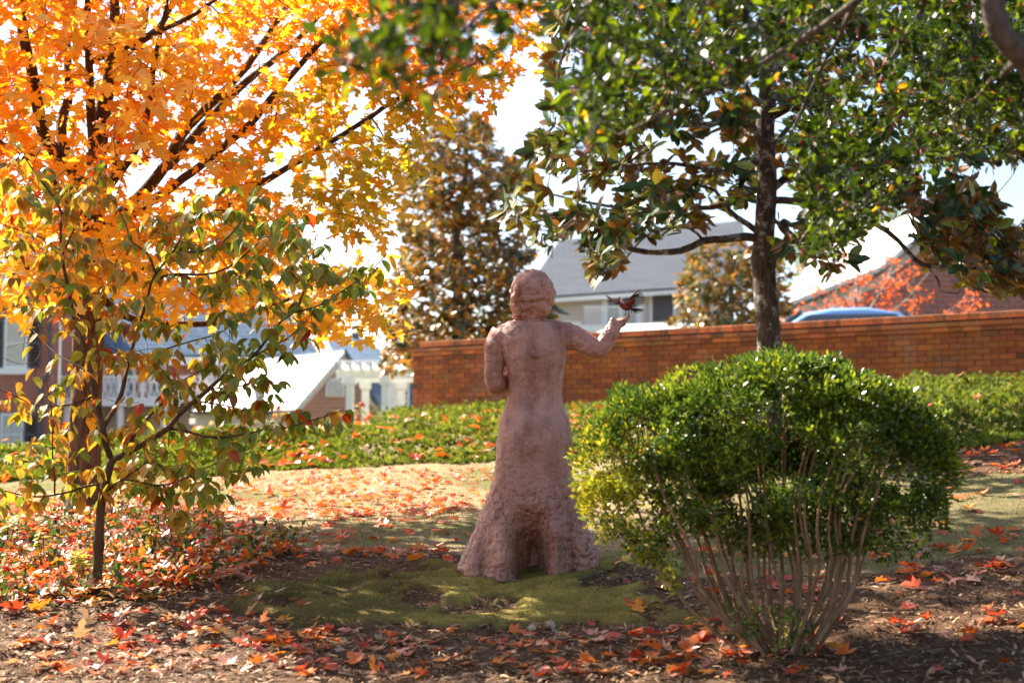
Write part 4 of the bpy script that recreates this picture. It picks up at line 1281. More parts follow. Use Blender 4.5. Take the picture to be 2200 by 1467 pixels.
tw = grow(sk, np.vstack([targ, targo]), 0.014, 0.0028, 0.03)
twig_mesh(maple, tw, M['maple_limb'])

def maple_color(px, py, n):
    orange = np.array([0.82, 0.40, 0.025]); deep = np.array([0.80, 0.30, 0.020]); gold = np.array([0.84, 0.50, 0.040]); green = np.array([0.50, 0.50, 0.035]); pale = np.array([0.85, 0.60, 0.16])
    wg = smooth(470, 800, px) * smooth(90, 300, py + 0.1 * (900 - px)) * (1 - 0.8 * smooth(430, 620, py))
    nzc = fbm(np.stack([px / 140.0, py / 140.0, np.zeros_like(px)], -1), 3)
    c = np.where((nzc > 0.12)[:, None], deep, orange)
    wy = smooth(360, 600, py) * 0.9
    r1 = RNG.random(n)
    c = np.where((r1 < wy)[:, None], gold, c)
    c = np.where((RNG.random(n) < wg * 0.95)[:, None], green * 0.62 + gold * 0.2, c)
    c = np.where(((RNG.random(n) < 0.10 + 0.35 * np.exp(-(((px - 280) / 150) ** 2 + ((py - 100) / 130) ** 2))))[:, None], pale, c)  # extra pale leaves paint the sunlit patch high in the crown
    return np.clip(c * (1 + 0.14 * RNG.normal(size=(n, 1))) * (1 + 0.06 * RNG.normal(size=(n, 3))), .004, .92)

def spray(targets, per, radius, size, flat=0.55, droop=0.35):
    n = len(targets)
    k = RNG.poisson(per, n)
    idx = np.repeat(np.arange(n), k)
    off = rand_unit(len(idx)) * (RNG.random((len(idx), 1)) ** 0.5) * radius
    off[:, 2] *= flat
    pos = targets[idx] + off
    d = unit(off * np.array([1, 1, 0.4]) + 0.7 * rand_unit(len(idx)) * radius + np.array([0, 0, -droop]) * radius)
    nrm = unit(rand_unit(len(idx)) * 0.75 + np.array([0, -0.15, 1.0]))
    return pos, frames(d, nrm), size * (0.7 + 0.55 * RNG.random(len(idx)))
pos, fr, sz = spray(targ, 15, 0.33, 0.098)
px_, py_ = project(pos)
ok = RNG.random(len(pos)) < .45 + .55 * smooth(-.38, .02, fbm(pos * 1.5 + 5, 2))
for h in HOLES: ok &= ~(in_poly(px_, py_, np.array(h, float)) & (RNG.random(len(pos)) < 0.8))
pos, fr, sz, px_, py_ = pos[ok], fr[ok], sz[ok], px_[ok], py_[ok]
# the big limbs stay visible: few leaves hang straight in front of them
VIS = [[(206,345),(217,250),(237,150),(246,0)],[(193,330),(192,130),(187,0)],[(193,135),(320,80),(420,32),(475,-8)],[(290,95),(340,60),(372,0)],[(358,352),(392,290),(470,205),(545,122),(622,0)],[(372,350),(475,228),(532,178),(640,84),(706,12)],
       [(395,384),(440,353),(545,254),(602,188),(690,92)],[(575,388),(615,360)],[(740,288),(850,213)],[(136,334),(134,270),(150,190)],[(115,320),(92,270),(68,150),(45,30)],[(222,640),(248,668),(290,686),(360,697),(430,696),(500,685)],[(190,720),(190,1000)]]
keep = np.ones(len(pos), bool)
for ln in VIS:
    for (ax_, ay_), (bx_, by_) in zip(ln[:-1], ln[1:]):
        L2 = (bx_ - ax_) ** 2 + (by_ - ay_) ** 2
        t_ = np.clip(((px_ - ax_) * (bx_ - ax_) + (py_ - ay_) * (by_ - ay_)) / L2, 0, 1)
        dd_ = np.hypot(px_ - ax_ - t_ * (bx_ - ax_), py_ - ay_ - t_ * (by_ - ay_))
        keep &= ~((dd_ < 15) & (pos[:, 1] < YM + .6) & (RNG.random(len(pos)) < .72))
# openings of the crown through which the sun reaches the figure
ts_ = np.array(to_sun)
for hp_, hr_ in ((P(1145, 590, 8.2), .20), (P(1240, 715, 8.2), .16), (P(1300, 700, 8.2), .16), (P(1075, 705, 8.2), .13), (P(1000, 1290, 7.3), .3), (P(800, 1290, 7.4), .28), (P(880, 1140, 9.3), .3)):
    rel = pos - hp_; al = rel @ ts_
    keep &= ~((np.linalg.norm(rel - al[:, None] * ts_, axis=1) < hr_) & (RNG.random(len(pos)) < .8))
pos, fr, sz, px_, py_ = pos[keep], fr[keep], sz[keep], px_[keep], py_[keep]
col = maple_color(px_, py_, len(pos))
foliage(maple, [MAPLE], M['maple_leaf'], pos, fr, sz, col)
pos, fr, sz = spray(targo, 9, 0.42, 0.17)
px_, py_ = project(pos)
mb = MB(); scatter(mb, MAPLE, pos, fr, sz, maple_color(px_, py_, len(pos)))
mb.build('upper_foliage', M['maple_leaf'], maple, False, kind='stuff')

# ================================================================== DOGWOOD SAPLING
dbp = on_ground(207, 1274)
YD = float(dbp[1])
dog = empty('dogwood_sapling', dbp, 'slender dogwood sapling with drooping oval leaves turning green to gold', 'tree')
dsk = Skel()
def DP(pts, y0=0.0, y1=0.0):
    n = len(pts); return np.array([P(a, b, YD + y0 + (y1 - y0) * i / max(1, n - 1)) for i, (a, b) in enumerate(pts)])
q = resample(np.vstack([[dbp - (0, 0, .05)], DP([(208,1260),(211,1200),(212,1160),(215,1110),(219,1075),(226,1040),(234,1008),(240,986)])]), 0.02)
rad = np.interp(np.linspace(0, 1, len(q)), [0, .06, .35, .40, .45, .7, 1], [.036, .027, .025, .031, .025, .022, .021])
MB().tube(q, rad, 16, rough=0.14).build('trunk', M['dogwood_bark'], dog, True); dsk.add(q[len(q)//2:], rad[len(q)//2:])
dl = lambda pts, r0, r1, y0=0, y1=0: limb(dog, dsk, DP(pts, y0, y1), r0, r1, M['dogwood_bark'], 'branch', 7, 0.05, 0.006, 0.1)
dl([(240,988),(228,960),(220,920),(213,890),(203,850),(195,800),(185,760),(175,720),(160,690),(150,640),(140,590),(133,555),(130,500),(134,460),(120,430),(70,365),(35,310)], .018, .003, 0, -.15)
dl([(222,918),(245,880),(262,840),(270,800),(280,760),(295,710),(305,680),(318,640),(325,610),(335,590),(350,570),(370,545),(385,520),(395,480)], .014, .004, 0, .15)
dl([(240,988),(270,975),(300,958),(360,920),(385,890),(420,860),(450,835),(490,800),(543,767),(583,718),(618,675),(643,655),(663,606),(690,570)], .017, .003, 0, -.3)
dl([(132,550),(165,480),(185,430),(195,405),(230,350)], .007, .002, -.05, .15)
dl([(130,462),(165,430),(195,403)], .004, .002, -.08, -.25)
dl([(130,545),(100,515),(50,498),(0,480)], .005, .002, -.05, -.3)
dl([(335,590),(318,545),(285,520),(270,480),(240,420)], .007, .002, .08, .3)
dl([(335,600),(375,590),(440,590),(490,575),(560,520),(600,500),(640,480),(660,455)], .008, .002, .08, -.3)
dl([(370,545),(440,540),(480,520),(530,460),(560,400)], .006, .002, .1, .4)
dl([(283,775),(340,755),(400,735),(480,710),(540,660)], .006, .002, .05, .35)
dl([(283,780),(245,750),(215,735)], .005, .002, .05, -.1)
dl([(618,675),(690,655),(745,620),(800,580),(830,545)], .006, .002, -.22, -.5)
dl([(543,767),(620,725),(660,690)], .005, .002, -.18, 0)
dl([(360,920),(400,925),(440,937),(500,937),(560,925),(610,920),(680,900),(740,880)], .008, .002, -.05, -.5)
dl([(270,962),(324,891),(363,851),(377,826),(440,790),(480,760)], .008, .002, 0, .4)
dl([(262,982),(275,950),(300,905)], .005, .002, 0, -.3)
dl([(226,1060),(263,1030),(340,1042),(390,1030),(440,1005),(490,985),(540,970)], .007, .002, 0, -.4)
dl([(226,1058),(300,1005),(330,985),(400,960)], .006, .002, 0, .35)
dl([(219,1070),(205,1040),(150,1055),(84,1066),(30,1060),(-40,1040)], .008, .002, 0, -.4)
dl([(117,1060),(117,1030),(112,985),(112,900),(105,850),(98,800)], .005, .002, -.2, -.3)
dl([(116,1010),(60,990),(0,985)], .004, .002, -.2, -.1)
dl([(203,850),(150,870),(80,870),(30,850),(-30,825)], .006, .002, 0, -.3)
dl([(160,692),(130,680),(60,660),(0,675)], .005, .002, -.05, .3)
dl([(450,835),(520,830),(580,800),(620,790)], .005, .002, -.1, -.5)
dl([(420,862),(480,870),(540,880),(580,860)], .005, .002, -.1, .3)
dl([(345,1035),(370,1085),(372,1110)], .003, .002, -.1, -.3)
dl([(232,1012),(180,1010),(120,1020)], .004, .002, 0, .3)
dl([(195,800),(120,760),(60,700)], .005, .002, -.03, .35)
dl([(500,792),(490,830),(495,860)], .003, .002, -.15, -.4)
# side twigs and paired leaves
nodes = dsk.p[dsk.r < 0.0095]
DOG_POLY = [[(0,330),(60,330),(240,350),(300,470),(520,380),(580,400),(640,470),(690,520),(830,560),(820,600),(700,690),(640,760),(620,830),(560,880),(750,860),(740,900),(520,950),(560,1000),(480,1060),(390,1120),(320,1070),(200,1050),(120,1100),(0,1100)]]
extra = sample_poly(DOG_POLY, 300)
extra = np.array([P(a, b, YD + RNG.uniform(-.55, .55)) for a, b in extra])
dnear = np.array([dsk.near(e)[1] for e in extra])
tw = grow(dsk, extra[dnear < 0.45], 0.006, 0.0016, -0.04)
twig_mesh(dog, tw, M['dogwood_bark'])
ends = np.array([t[0][-1] for t in tw]); mids = np.vstack([t[0][2:4] for t in tw])
sel = nodes[RNG.random(len(nodes)) < 0.85]
att = np.vstack([sel, ends, ends, ends, mids[RNG.random(len(mids)) < 0.5]])
att = np.repeat(att, 2, 0)
n = len(att)
out = rand_unit(n); out[:, 2] = 0; out = unit(out)
d = unit(out * (0.35 + 0.5 * RNG.random((n, 1))) + np.array([0, 0, -0.75]) + 0.25 * rand_unit(n))
pos = att + out * 0.022 + 0.012 * rand_unit(n)
nrm = unit(out * 0.9 + np.array([0, 0, 0.55]) + 0.5 * rand_unit(n))
fr = frames(d, nrm); sz = 0.086 * (0.6 + 0.6 * RNG.random(n))
px_, py_ = project(pos)
g1 = np.array([0.18, 0.25, 0.025]); g2 = np.array([0.33, 0.31, 0.045]); o1 = np.array([0.55, 0.27, 0.03]); r1_ = np.array([0.50, 0.07, 0.015]); br = np.array([0.26, 0.14, 0.04])
wgreen = np.clip(0.34 + 0.6 * smooth(230, 560, px_) + 0.25 * smooth(900, 1050, py_), 0, .88)
u1 = RNG.random(n); u2 = RNG.random(n)
col = np.where((u1 < wgreen)[:, None], np.where((u2 < .5)[:, None], g1, g2), np.where((u2 < .6)[:, None], o1, np.where((u2 < .85)[:, None], g2 * .6 + o1 * .4, br)))
col = np.where((RNG.random(n) < 0.045)[:, None], r1_, col)
col = np.clip(col * (1 + .18 * RNG.normal(size=(n, 1))) * (1 + .07 * RNG.normal(size=(n, 3))), .004, .9)
DOG_OPEN = [[(-20,660),(118,670),(118,840),(-20,840)],[(-20,890),(70,890),(70,975),(-20,975)],[(150,690),(215,690),(215,780),(150,780)],[(575,770),(740,770),(740,870),(640,880),(560,850)],[(225,800),(330,800),(330,870),(225,870)],[(150,900),(215,900),(215,985),(150,985)],[(330,620),(480,630),(470,690),(330,690)]]
kp = np.ones(len(pos), bool)
for hi_, h in enumerate(DOG_OPEN): kp &= ~(in_poly(px_, py_, np.array(h, float)) & (RNG.random(len(pos)) < (.96 if hi_ < 2 else .70)))
pos, fr, sz, col = pos[kp], fr[kp], sz[kp] * RNG.uniform(.7, 1.2, kp.sum()), col[kp]
foliage(dog, OVATE_CURLS, M['dogwood_leaf'], pos, fr, sz, col)

# ================================================================== MAGNOLIAS
def whorls(targets, axes, per, size, spread=0.75, droop=0.25):
    n = len(targets)
    k = RNG.integers(max(3, per - 3), per + 3, n)
    idx = np.repeat(np.arange(n), k)
    a = unit(axes)[idx]
    s = unit(np.cross(a, rand_unit(len(idx))))
    d = unit(a * (0.15 + 0.65 * RNG.random((len(idx), 1))) + s * spread + np.array([0, 0, -droop]))
    nrm = unit(a * 1.0 - s * 0.35 + 0.3 * rand_unit(len(idx)))
    pos = targets[idx] - a * RNG.random((len(idx), 1)) * 0.10
    return pos, frames(d, nrm), size * (0.65 + 0.5 * RNG.random(len(idx)))

gy_ = 13.4
gb = P(1650, 1000, gy_); gb[2] = ground_z(gb[0], gy_)
mag = empty('magnolia_tree', gb, 'tall magnolia with lichen-spotted trunk and glossy green and rust leaves', 'tree')
msk = Skel()
def GP(pts, y0=0.0, y1=0.0):
    n = len(pts); return np.array([P(a, b, gy_ + y0 + (y1 - y0) * i / max(1, n - 1)) for i, (a, b) in enumerate(pts)])
q = resample(np.vstack([[gb - (0, 0, .1)], GP([(1650,900),(1652,760),(1650,690),(1643,600),(1641,540),(1648,400),(1644,280),(1652,150),(1655,0),(1660,-200),(1660,-450),(1665,-700)])]), 0.05)
_, qy = project(q)
rad = np.interp(-qy, [-1010,-900,-760,-662,-650,-638,-575,-560,-545,-500,-300,0,200,700], np.array([.18,.13,.108,.110,.125,.112,.108,.132,.108,.098,.09,.08,.065,.03]))
MB().tube(q, rad, 24, rough=0.13).build('trunk', M['magnolia_bark'], mag, True); msk.add(q[qy < 560], rad[qy < 560])
ml = lambda pts, r0, r1, y0=0, y1=0: limb(mag, msk, GP(pts, y0, y1), r0, r1, M['magnolia_bark'], 'branch', 8, 0.1, 0.03, 0.12)
ml([(1630,512),(1600,508),(1560,515),(1510,515),(1460,537),(1390,540),(1330,525),(1280,490),(1200,470),(1130,480)], .042, .010, 0, -.5)
ml([(1630,500),(1580,465),(1553,432),(1540,410),(1500,400),(1420,380)], .03, .008, 0, .6)
ml([(1640,395),(1580,430),(1500,445),(1400,450),(1300,440),(1200,420),(1120,400)], .032, .007, 0, .8)
ml([(1635,285),(1560,250),(1530,270),(1440,265),(1350,265),(1250,280),(1180,310)], .040, .007, 0, -.2)
ml([(1640,345),(1560,370),(1450,350),(1330,360),(1240,370)], .03, .007, 0, -1.1)
ml([(1510,515),(1480,490),(1400,500),(1340,560),(1300,585)], .014, .005, -.15, -.7)
ml([(1655,430),(1740,435),(1800,455),(1880,480),(1930,515),(1985,565),(2050,575),(2150,570),(2260,540)], .036, .009, 0, -.9)
ml([(1985,565),(2015,600),(2022,625),(2055,632),(2072,612)], .010, .004, -.55, -.7)
ml([(1660,405),(1720,365),(1850,330),(2000,320),(2150,310),(2300,300)], .04, .01, 0, .6)
ml([(1660,250),(1750,200),(1900,150),(2100,120),(2300,60)], .042, .01, 0, -.7)
ml([(1648,150),(1550,80),(1400,40),(1250,30),(1150,60)], .04, .01, 0, .4)
ml([(1650,140),(1750,80),(1900,0),(2100,-100)], .04, .01, 0, .8)
ml([(1655,20),(1500,-60),(1300,-150),(1150,-200)], .04, .01, 0, -.6)
ml([(1655,0),(1800,-130),(2000,-260)], .04, .01, 0, -.4)
ml([(1660,470),(1700,500),(1730,540),(1780,560)], .02, .006, 0, -.8)
ml([(1645,320),(1620,280),(1560,200),(1500,150)], .035, .01, 0, -1.8)
ml([(1650,330),(1690,280),(1740,220),(1800,180)], .035, .01, 0, 1.8)
MAG_IN = [[(1165,-60),(1175,120),(1185,250),(1145,300),(1090,370),(1075,440),(1085,490),(1140,520),(1180,545),(1215,500),(1250,520),(1285,590),(1325,570),(1360,500),(1440,490),(1520,480),(1590,500),(1615,520),(1630,300),(1640,-60)],
          [(1660,-60),(2260,-60),(2260,330),(2150,360),(2030,380),(2020,440),(2080,480),(2200,480),(2260,620),(2120,620),(2090,590),(2010,560),(1960,470),(1900,420),(1850,430),(1830,560),(1770,590),(1740,560),(1690,570),(1670,500)]]
MAG_HOLES = [[(1190,560),(1250,540),(1270,590),(1200,620)],[(1400,300),(1520,290),(1590,310),(1590,350),(1480,330),(1400,335)],[(1520,470),(1600,440),(1610,490),(1540,500)],[(1230,440),(1290,380),(1340,400),(1290,430)]]
pt = sample_poly(MAG_IN, 780, MAG_HOLES)
pt = np.vstack([pt, sample_poly([[(1880,430),(2000,440),(2100,500),(2240,480),(2240,620),(2120,620),(2000,560)]], 80), sample_poly([[(1985,400),(2070,385),(2150,440),(2140,480),(2030,490)]], 34)])
targ = np.array([P(a, b, gy_ + RNG.uniform(-1.9, 1.7)) for a, b in pt])
MAG_OUT = [[(1100,-800),(2200,-800),(2700,-300),(2700,560),(2270,520),(2270,-70),(1140,-70)]]
po = sample_poly(MAG_OUT, 170)
targo = np.array([P(a, b, gy_ + RNG.uniform(-2.2, 2.2)) for a, b in po])
tw = grow(msk, np.vstack([targ, targo]), 0.010, 0.004, -0.05)
twig_mesh(mag, tw, M['grey_bark'])
def mag_cols(n):
    g = np.array([0.035, 0.075, 0.018]); y = np.array([0.20, 0.21, 0.02]); b_c = np.array([0.17, 0.085, 0.022])
    u = RNG.random(n)
    return np.clip(np.where((u < .62)[:, None], g, np.where((u < .80)[:, None], y, b_c)) * (1 + .25 * RNG.normal(size=(n, 1))), .004, .9)
axs = unit(np.vstack([targ]) - np.array([gb[0], gy_, 0]) * 1.0 + 0) * np.array([1, 1, 0.1]) + np.array([0, 0, .25]) + 0.5 * rand_unit(len(targ))
pos, fr, sz = whorls(targ, axs, 11, 0.185, 0.75, 0.30)
foliage(mag, [LANCE], M['magnolia_leaf'], pos, fr, sz, mag_cols(len(pos)))
axs = rand_unit(len(targo)) + (0, 0, .3)
pos, fr, sz = whorls(targo, axs, 10, 0.26, 0.75, 0.30)
mb = MB(); scatter(mb, LANCE, pos, fr, sz, mag_cols(len(pos)))
mb.build('upper_foliage', M['magnolia_leaf'], mag, False, kind='stuff')

M['magnolia_far_leaf'] = mat_leaf('magnolia_far_leaf', 0.28, 0.16, 0.7, under=(0.34, 0.17, 0.04))
def far_tree(name, label, cat_poly, n, Yt, trunk, leaf, per, size, depth, colf, mat, bark, r=0.12, tw_r=(.02, .006), limbs=(), whorl=True, rad_=0.35):
    b0 = P(trunk[0][0], 900, Yt); b0[2] = ground_z(b0[0], Yt)
    t = empty(name, b0, label, 'tree')
    s = Skel()
    q = resample(np.vstack([[b0 - (0, 0, .1)], np.array([P(a, b, Yt) for a, b in trunk])]), 0.2)
    rr = np.linspace(r, r * .25, len(q))
    MB().tube(q, rr, 12, rough=.1).build('trunk', bark, t, True); s.add(q[len(q)//4:], rr[len(q)//4:])
    for pts, r0, y1 in limbs:
        limb(t, s, np.array([P(a, b, Yt + y1 * i / (len(pts) - 1)) for i, (a, b) in enumerate(pts)]), r0, r0 * .3, bark, 'branch', 6, .2, .03)
    pt = sample_poly(cat_poly, n)
    tg = np.array([P(a, b, Yt + RNG.uniform(-depth, depth)) for a, b in pt])
    tw = grow(s, tg, *tw_r, 0.05)
    twig_mesh(t, tw, bark)
    if whorl:
        pos, fr, sz = whorls(tg, unit(tg - b0) + 0.6 * rand_unit(n), per, size)
    else:
        pos, fr, sz = spray(tg, per, rad_, size)
    mb = MB(); scatter(mb, leaf, pos, fr, sz, colf(len(pos)))
    mb.build('crown', mat, t, False, kind='stuff')
    return t
def bm_cols(n):
    g = np.array([0.06, 0.09, 0.035]); y = np.array([0.42, 0.30, 0.04]); b_c = np.array([0.36, 0.17, 0.035])
    u = RNG.random(n)
    return np.clip(np.where((u < .44)[:, None], g, np.where((u < .54)[:, None], y, b_c)) * (1 + .25 * RNG.normal(size=(n, 1))), .004, .9)
far_tree('magnolia_tree', 'bronze-leaved magnolia behind the left end of the wall, above the statue\'s shoulder',
         [[(820,800),(830,700),(860,560),(860,440),(860,350),(900,280),(980,225),(1060,260),(1080,330),(1130,335),(1145,380),(1100,450),(1120,500),(1150,540),(1110,590),(1130,620),(1215,640),(1190,700),(1000,760),(860,800)]],
         1080, 27.5, [(985,800),(985,650),(980,500),(1000,380),(1000,260)], LANCE, 11, 0.21, 1.9, bm_cols, M['magnolia_far_leaf'], M['grey_bark'], .15, (.02, .006),
         [([(985,700),(930,660),(880,640)], .04, -1), ([(983,600),(1050,560),(1120,540)], .04, 1), ([(985,560),(920,500),(880,440)], .04, 1), ([(985,480),(1050,420),(1110,380)], .04, -1)])
far_tree('magnolia_tree', 'small golden magnolia just left of the big trunk, above the wall',
         [[(1455,640),(1470,560),(1500,520),(1560,505),(1620,520),(1690,560),(1700,680),(1640,720),(1560,720),(1480,715),(1440,690)]],
         330, 31.0, [(1570,760),(1570,650),(1575,560)], LANCE, 11, 0.20, 1.3, lambda n: np.clip(bm_cols(n) * .85 + np.array([.03, .03, .005]), .004, .9), M['magnolia_far_leaf'], M['grey_bark'], .12)
far_tree('crape_myrtle', 'sparse pale-stemmed tree with red-orange leaves above the blue car roof',
         [[(1690,690),(1700,600),(1740,520),(1800,530),(1860,560),(1920,520),(1960,560),(2000,640),(1960,700),(1700,710)],[(1990,700),(2080,620),(2110,640),(2100,700)],[(1740,480),(1800,500),(1790,540),(1740,540)]],
         210, 33.5, [(1850,760),(1845,690),(1850,620)], SMALL, 8, 0.095, 1.0, lambda n: jitter_col((0.80, 0.14, 0.025), n, .2, .1), M['myrtle_leaf'], M['myrtle_bark'], .06, (.016, .007),
         [([(1850,700),(1810,640),(1775,570)], .03, -.6), ([(1850,690),(1840,600),(1850,520)], .03, .4), ([(1850,700),(1900,610),(1930,540)], .03, .6), ([(1850,720),(1930,660),(2000,580)], .03, -.5), ([(1850,720),(1790,690),(1730,640),(1720,560)], .03, .5), ([(1850,740),(1980,700),(2080,640)], .02, .5)], False, .22)
far_tree('distant_tree', 'hazy pale green tree far behind the pale roofed brick gable house',
         [[(1700,520),(1740,470),(1800,450),(1860,480),(1930,440),(2000,470),(2000,600),(1720,600)]],
         260, 95.0, [(1850,700),(1850,560),(1850,480)], SMALL, 10, 0.5, 2.5, lambda n: jitter_col((0.14, 0.18, 0.06), n), M['maple_leaf'], M['grey_bark'], .3, (.05, .02), (), False, 1.1)

# ================================================================== RED-BERRIED HOLLY OVERHEAD
hb = np.array([2.75, 4.3, 0.0]); hb[2] = ground_z(hb[0], hb[1])
hol = empty('holly_tree', hb, 'red-berried evergreen tree whose small-leaved boughs hang across the top right', 'tree')
hsk = Skel()
q = resample([hb - (0, 0, .1), hb + (-.05, 0, .6), hb + (-.25, 0, 1.2), hb + (-.7, -.1, 1.75), hb + (-1.1, -.15, 2.1)], .06)
MB().tube(q, np.linspace(.10, .05, len(q)), 16, rough=.12).build('trunk', M['grey_bark'], hol, True); hsk.add(q, np.linspace(.10, .05, len(q)))
def HP(pts): return np.array([P(a, b, c) for a, b, c in pts])
def hlimb(pts, r0, r1): return limb(hol, hsk, HP(pts), r0, r1, M['grey_bark'], 'branch', 8, .06, .015, .1)
base3 = tuple(hb + (-.5, -.05, 1.55))
l0 = limb(hol, hsk, np.vstack([[hb + (-.30, 0, 1.3)], HP([(2290,230,4.1),(2200,128,4.05),(2150,70,4.0),(2132,-10,4.0),(2100,-120,4.0),(1950,-260,4.1)])]), .05, .028, M['grey_bark'], 'branch', 12, .05, .01, .08)
hlimb([(2132,-30,4.0),(2020,-60,4.6),(1965,50,5.2),(1910,145,5.5),(1870,235,5.6),(1840,320,5.6),(1800,400,5.6),(1765,470,5.6),(1720,520,5.5)], .018, .004)
hlimb([(2000,-200,4.1),(1900,-60,4.3),(1840,0,4.4),(1760,60,4.5),(1650,125,4.6),(1560,180,4.6),(1440,235,4.6),(1330,290,4.7)], .018, .004)
hlimb([(1950,-260,4.1),(1700,-250,3.9),(1400,-180,3.7),(1150,-110,3.4),(1000,-20,3.2),(900,60,3.1),(800,110,3.1)], .03, .005)
hlimb([(1400,-180,3.7),(1300,-60,4.5),(1230,80,5.0),(1200,180,5.2),(1240,300,5.3)], .014, .004)
hlimb([(2200,120,4.05),(2150,160,5.0),(2080,220,5.8),(2000,280,6.2),(1930,350,6.3)], .018, .004)
hlimb([(1600,-230,3.85),(1560,-100,4.3),(1500,30,4.5),(1450,120,4.6)], .014, .004)
hlimb([(1840,0,4.4),(1780,120,5.2),(1720,240,5.6),(1680,330,5.7)], .012, .004)
hlimb([(1950,-260,4.1),(2050,-120,5.2),(2100,60,6.0),(2120,180,6.2)], .014, .004)
hlimb([(1150,-110,3.4),(1080,-30,3.3),(960,100,3.2),(900,190,3.2)], .010, .003)
H_NEAR = [[(700,130),(740,60),(800,20),(850,-60),(1130,-60),(1120,40),(1040,90),(1010,160),(930,200),(880,215),(840,160),(760,140)]]
H_MID = [[(1180,-60),(1290,-60),(1700,-60),(1720,100),(1640,200),(1560,240),(1480,330),(1370,320),(1240,330),(1200,200),(1260,120)]]
H_FAR = [[(1640,-60),(2260,-60),(2260,330),(2120,330),(1960,360),(1890,460),(1850,520),(1780,560),(1690,540),(1660,520),(1740,450),(1700,380),(1600,330),(1550,230),(1650,120)]]
tn = [P(a, b, RNG.uniform(2.9, 3.6)) for a, b in sample_poly(H_NEAR, 42)]
tm = [P(a, b, RNG.uniform(4.0, 5.4)) for a, b in sample_poly(H_MID, 190)]
tf = [P(a, b, RNG.uniform(4.8, 6.6)) for a, b in sample_poly(H_FAR, 620)]
to = [P(a, b, RNG.uniform(3.4, 6)) for a, b in sample_poly([[(900,-80),(900,-400),(2600,-500),(2700,200),(2270,250),(2270,-80)]], 200)]
tg = np.array(tn + tm + tf + to)
hx, hy = project(tg)
kp = ~((hx > 1590) & (hx < 1710) & (hy > 210) & (hy < 560)) & ~((hx > 1330) & (hx < 1600) & (hy > 250))
kp &= (fbm(tg * 2.2 + 3, 2) > -.22) | (hx < 1150)
tg = tg[kp]
tw = grow(hsk, tg, .006, .0018, -.03)
twig_mesh(hol, tw, M['grey_bark'])
pts_l = np.vstack([np.vstack([t[0][2:] for t in tw])])
k = np.repeat(np.arange(len(pts_l)), 6)
off = rand_unit(len(k)) * 0.055 * RNG.random((len(k), 1)) ** .5
pos = pts_l[k] + off
d = unit(off + .02 * rand_unit(len(k)) + np.array([0, 0, .01])); nrm = unit(rand_unit(len(k)) * .8 + (0, 0, 1))
fr = frames(d, nrm); sz = .046 * (.6 + .6 * RNG.random(len(k)))
u = RNG.random(len(k))
col = np.where((u < .78)[:, None], np.array([0.020, 0.038, 0.007]), np.where((u < .994)[:, None], np.array([0.10, 0.145, 0.012]), np.array([0.55, 0.28, 0.03])))
col = np.clip(col * (1 + .2 * RNG.normal(size=(len(k), 1))), .004, .9)
foliage(hol, [SMALL], M['holly_leaf'], pos, fr, sz, col)
# berries in small bunches
ic = np.array([(0,0,1),(.89,0,.45),(.28,.85,.45),(-.72,.53,.45),(-.72,-.53,.45),(.28,-.85,.45),(.72,.53,-.45),(-.28,.85,-.45),(-.89,0,-.45),(-.28,-.85,-.45),(.72,-.53,-.45),(0,0,-1)])
icf = np.array([(0,1,2),(0,2,3),(0,3,4),(0,4,5),(0,5,1),(1,6,2),(2,7,3),(3,8,4),(4,9,5),(5,10,1),(6,7,2),(7,8,3),(8,9,4),(9,10,5),(10,6,1),(11,7,6),(11,8,7),(11,9,8),(11,10,9),(11,6,10)])
bs = pts_l[RNG.random(len(pts_l)) < .10]
bs = np.repeat(bs, 3, 0) + .014 * rand_unit(len(bs) * 3) - (0, 0, .01)
mb = MB(); scatter(mb, (ic, icf), bs, np.tile(np.eye(3), (len(bs), 1, 1)), np.full(len(bs), .0055), np.tile(lin(190, 25, 15), (len(bs), 1)))
mb.build('berries', M['berry'], hol, True, kind='stuff')

# ================================================================== CLIPPED BUSH
bb = on_ground(1660, 1400)
YBU = float(bb[1])
bush = empty('round_bush', bb, 'rounded glossy evergreen bush on a fan of bare tan stems in front at right', 'bush')
BS = YBU / F_PX
def UP(px, py, d=0.0): return P(px, py, YBU + d)
ell = [  # px, py, rx, ry, depth radius (m), depth offset
    (1560, 915, 200, 125, .42, .05), (1400, 955, 140, 115, .36, 0), (1330, 1000, 95, 90, .28, -.05), (1310, 1085, 65, 65, .22, -.02), (1385, 1140, 55, 60, .2, 0),
    (1690, 875, 200, 108, .42, .05), (1680, 815, 100, 52, .3, -.05), (1820, 915, 135, 115, .40, .0), (1790, 880, 85, 70, .25, -.2),
    (1860, 1015, 185, 150, .40, .06), (1660, 1065, 250, 95, .26, .22), (1430, 1070, 140, 80, .28, .06), (1750, 970, 130, 130, .40, -.14), (1640, 1010, 150, 95, .38, -.1),
    (1945, 1005, 98, 118, .30, .0), (1890, 1105, 130, 85, .28, .02), (1760, 1110, 150, 80, .30, .10), (1480, 1010, 125, 90, .36, -.06), (1560, 1100, 110, 60, .25, .15), (1480, 1050, 180, 75, .20, .26), (1700, 1060, 180, 80, .2, .3)]
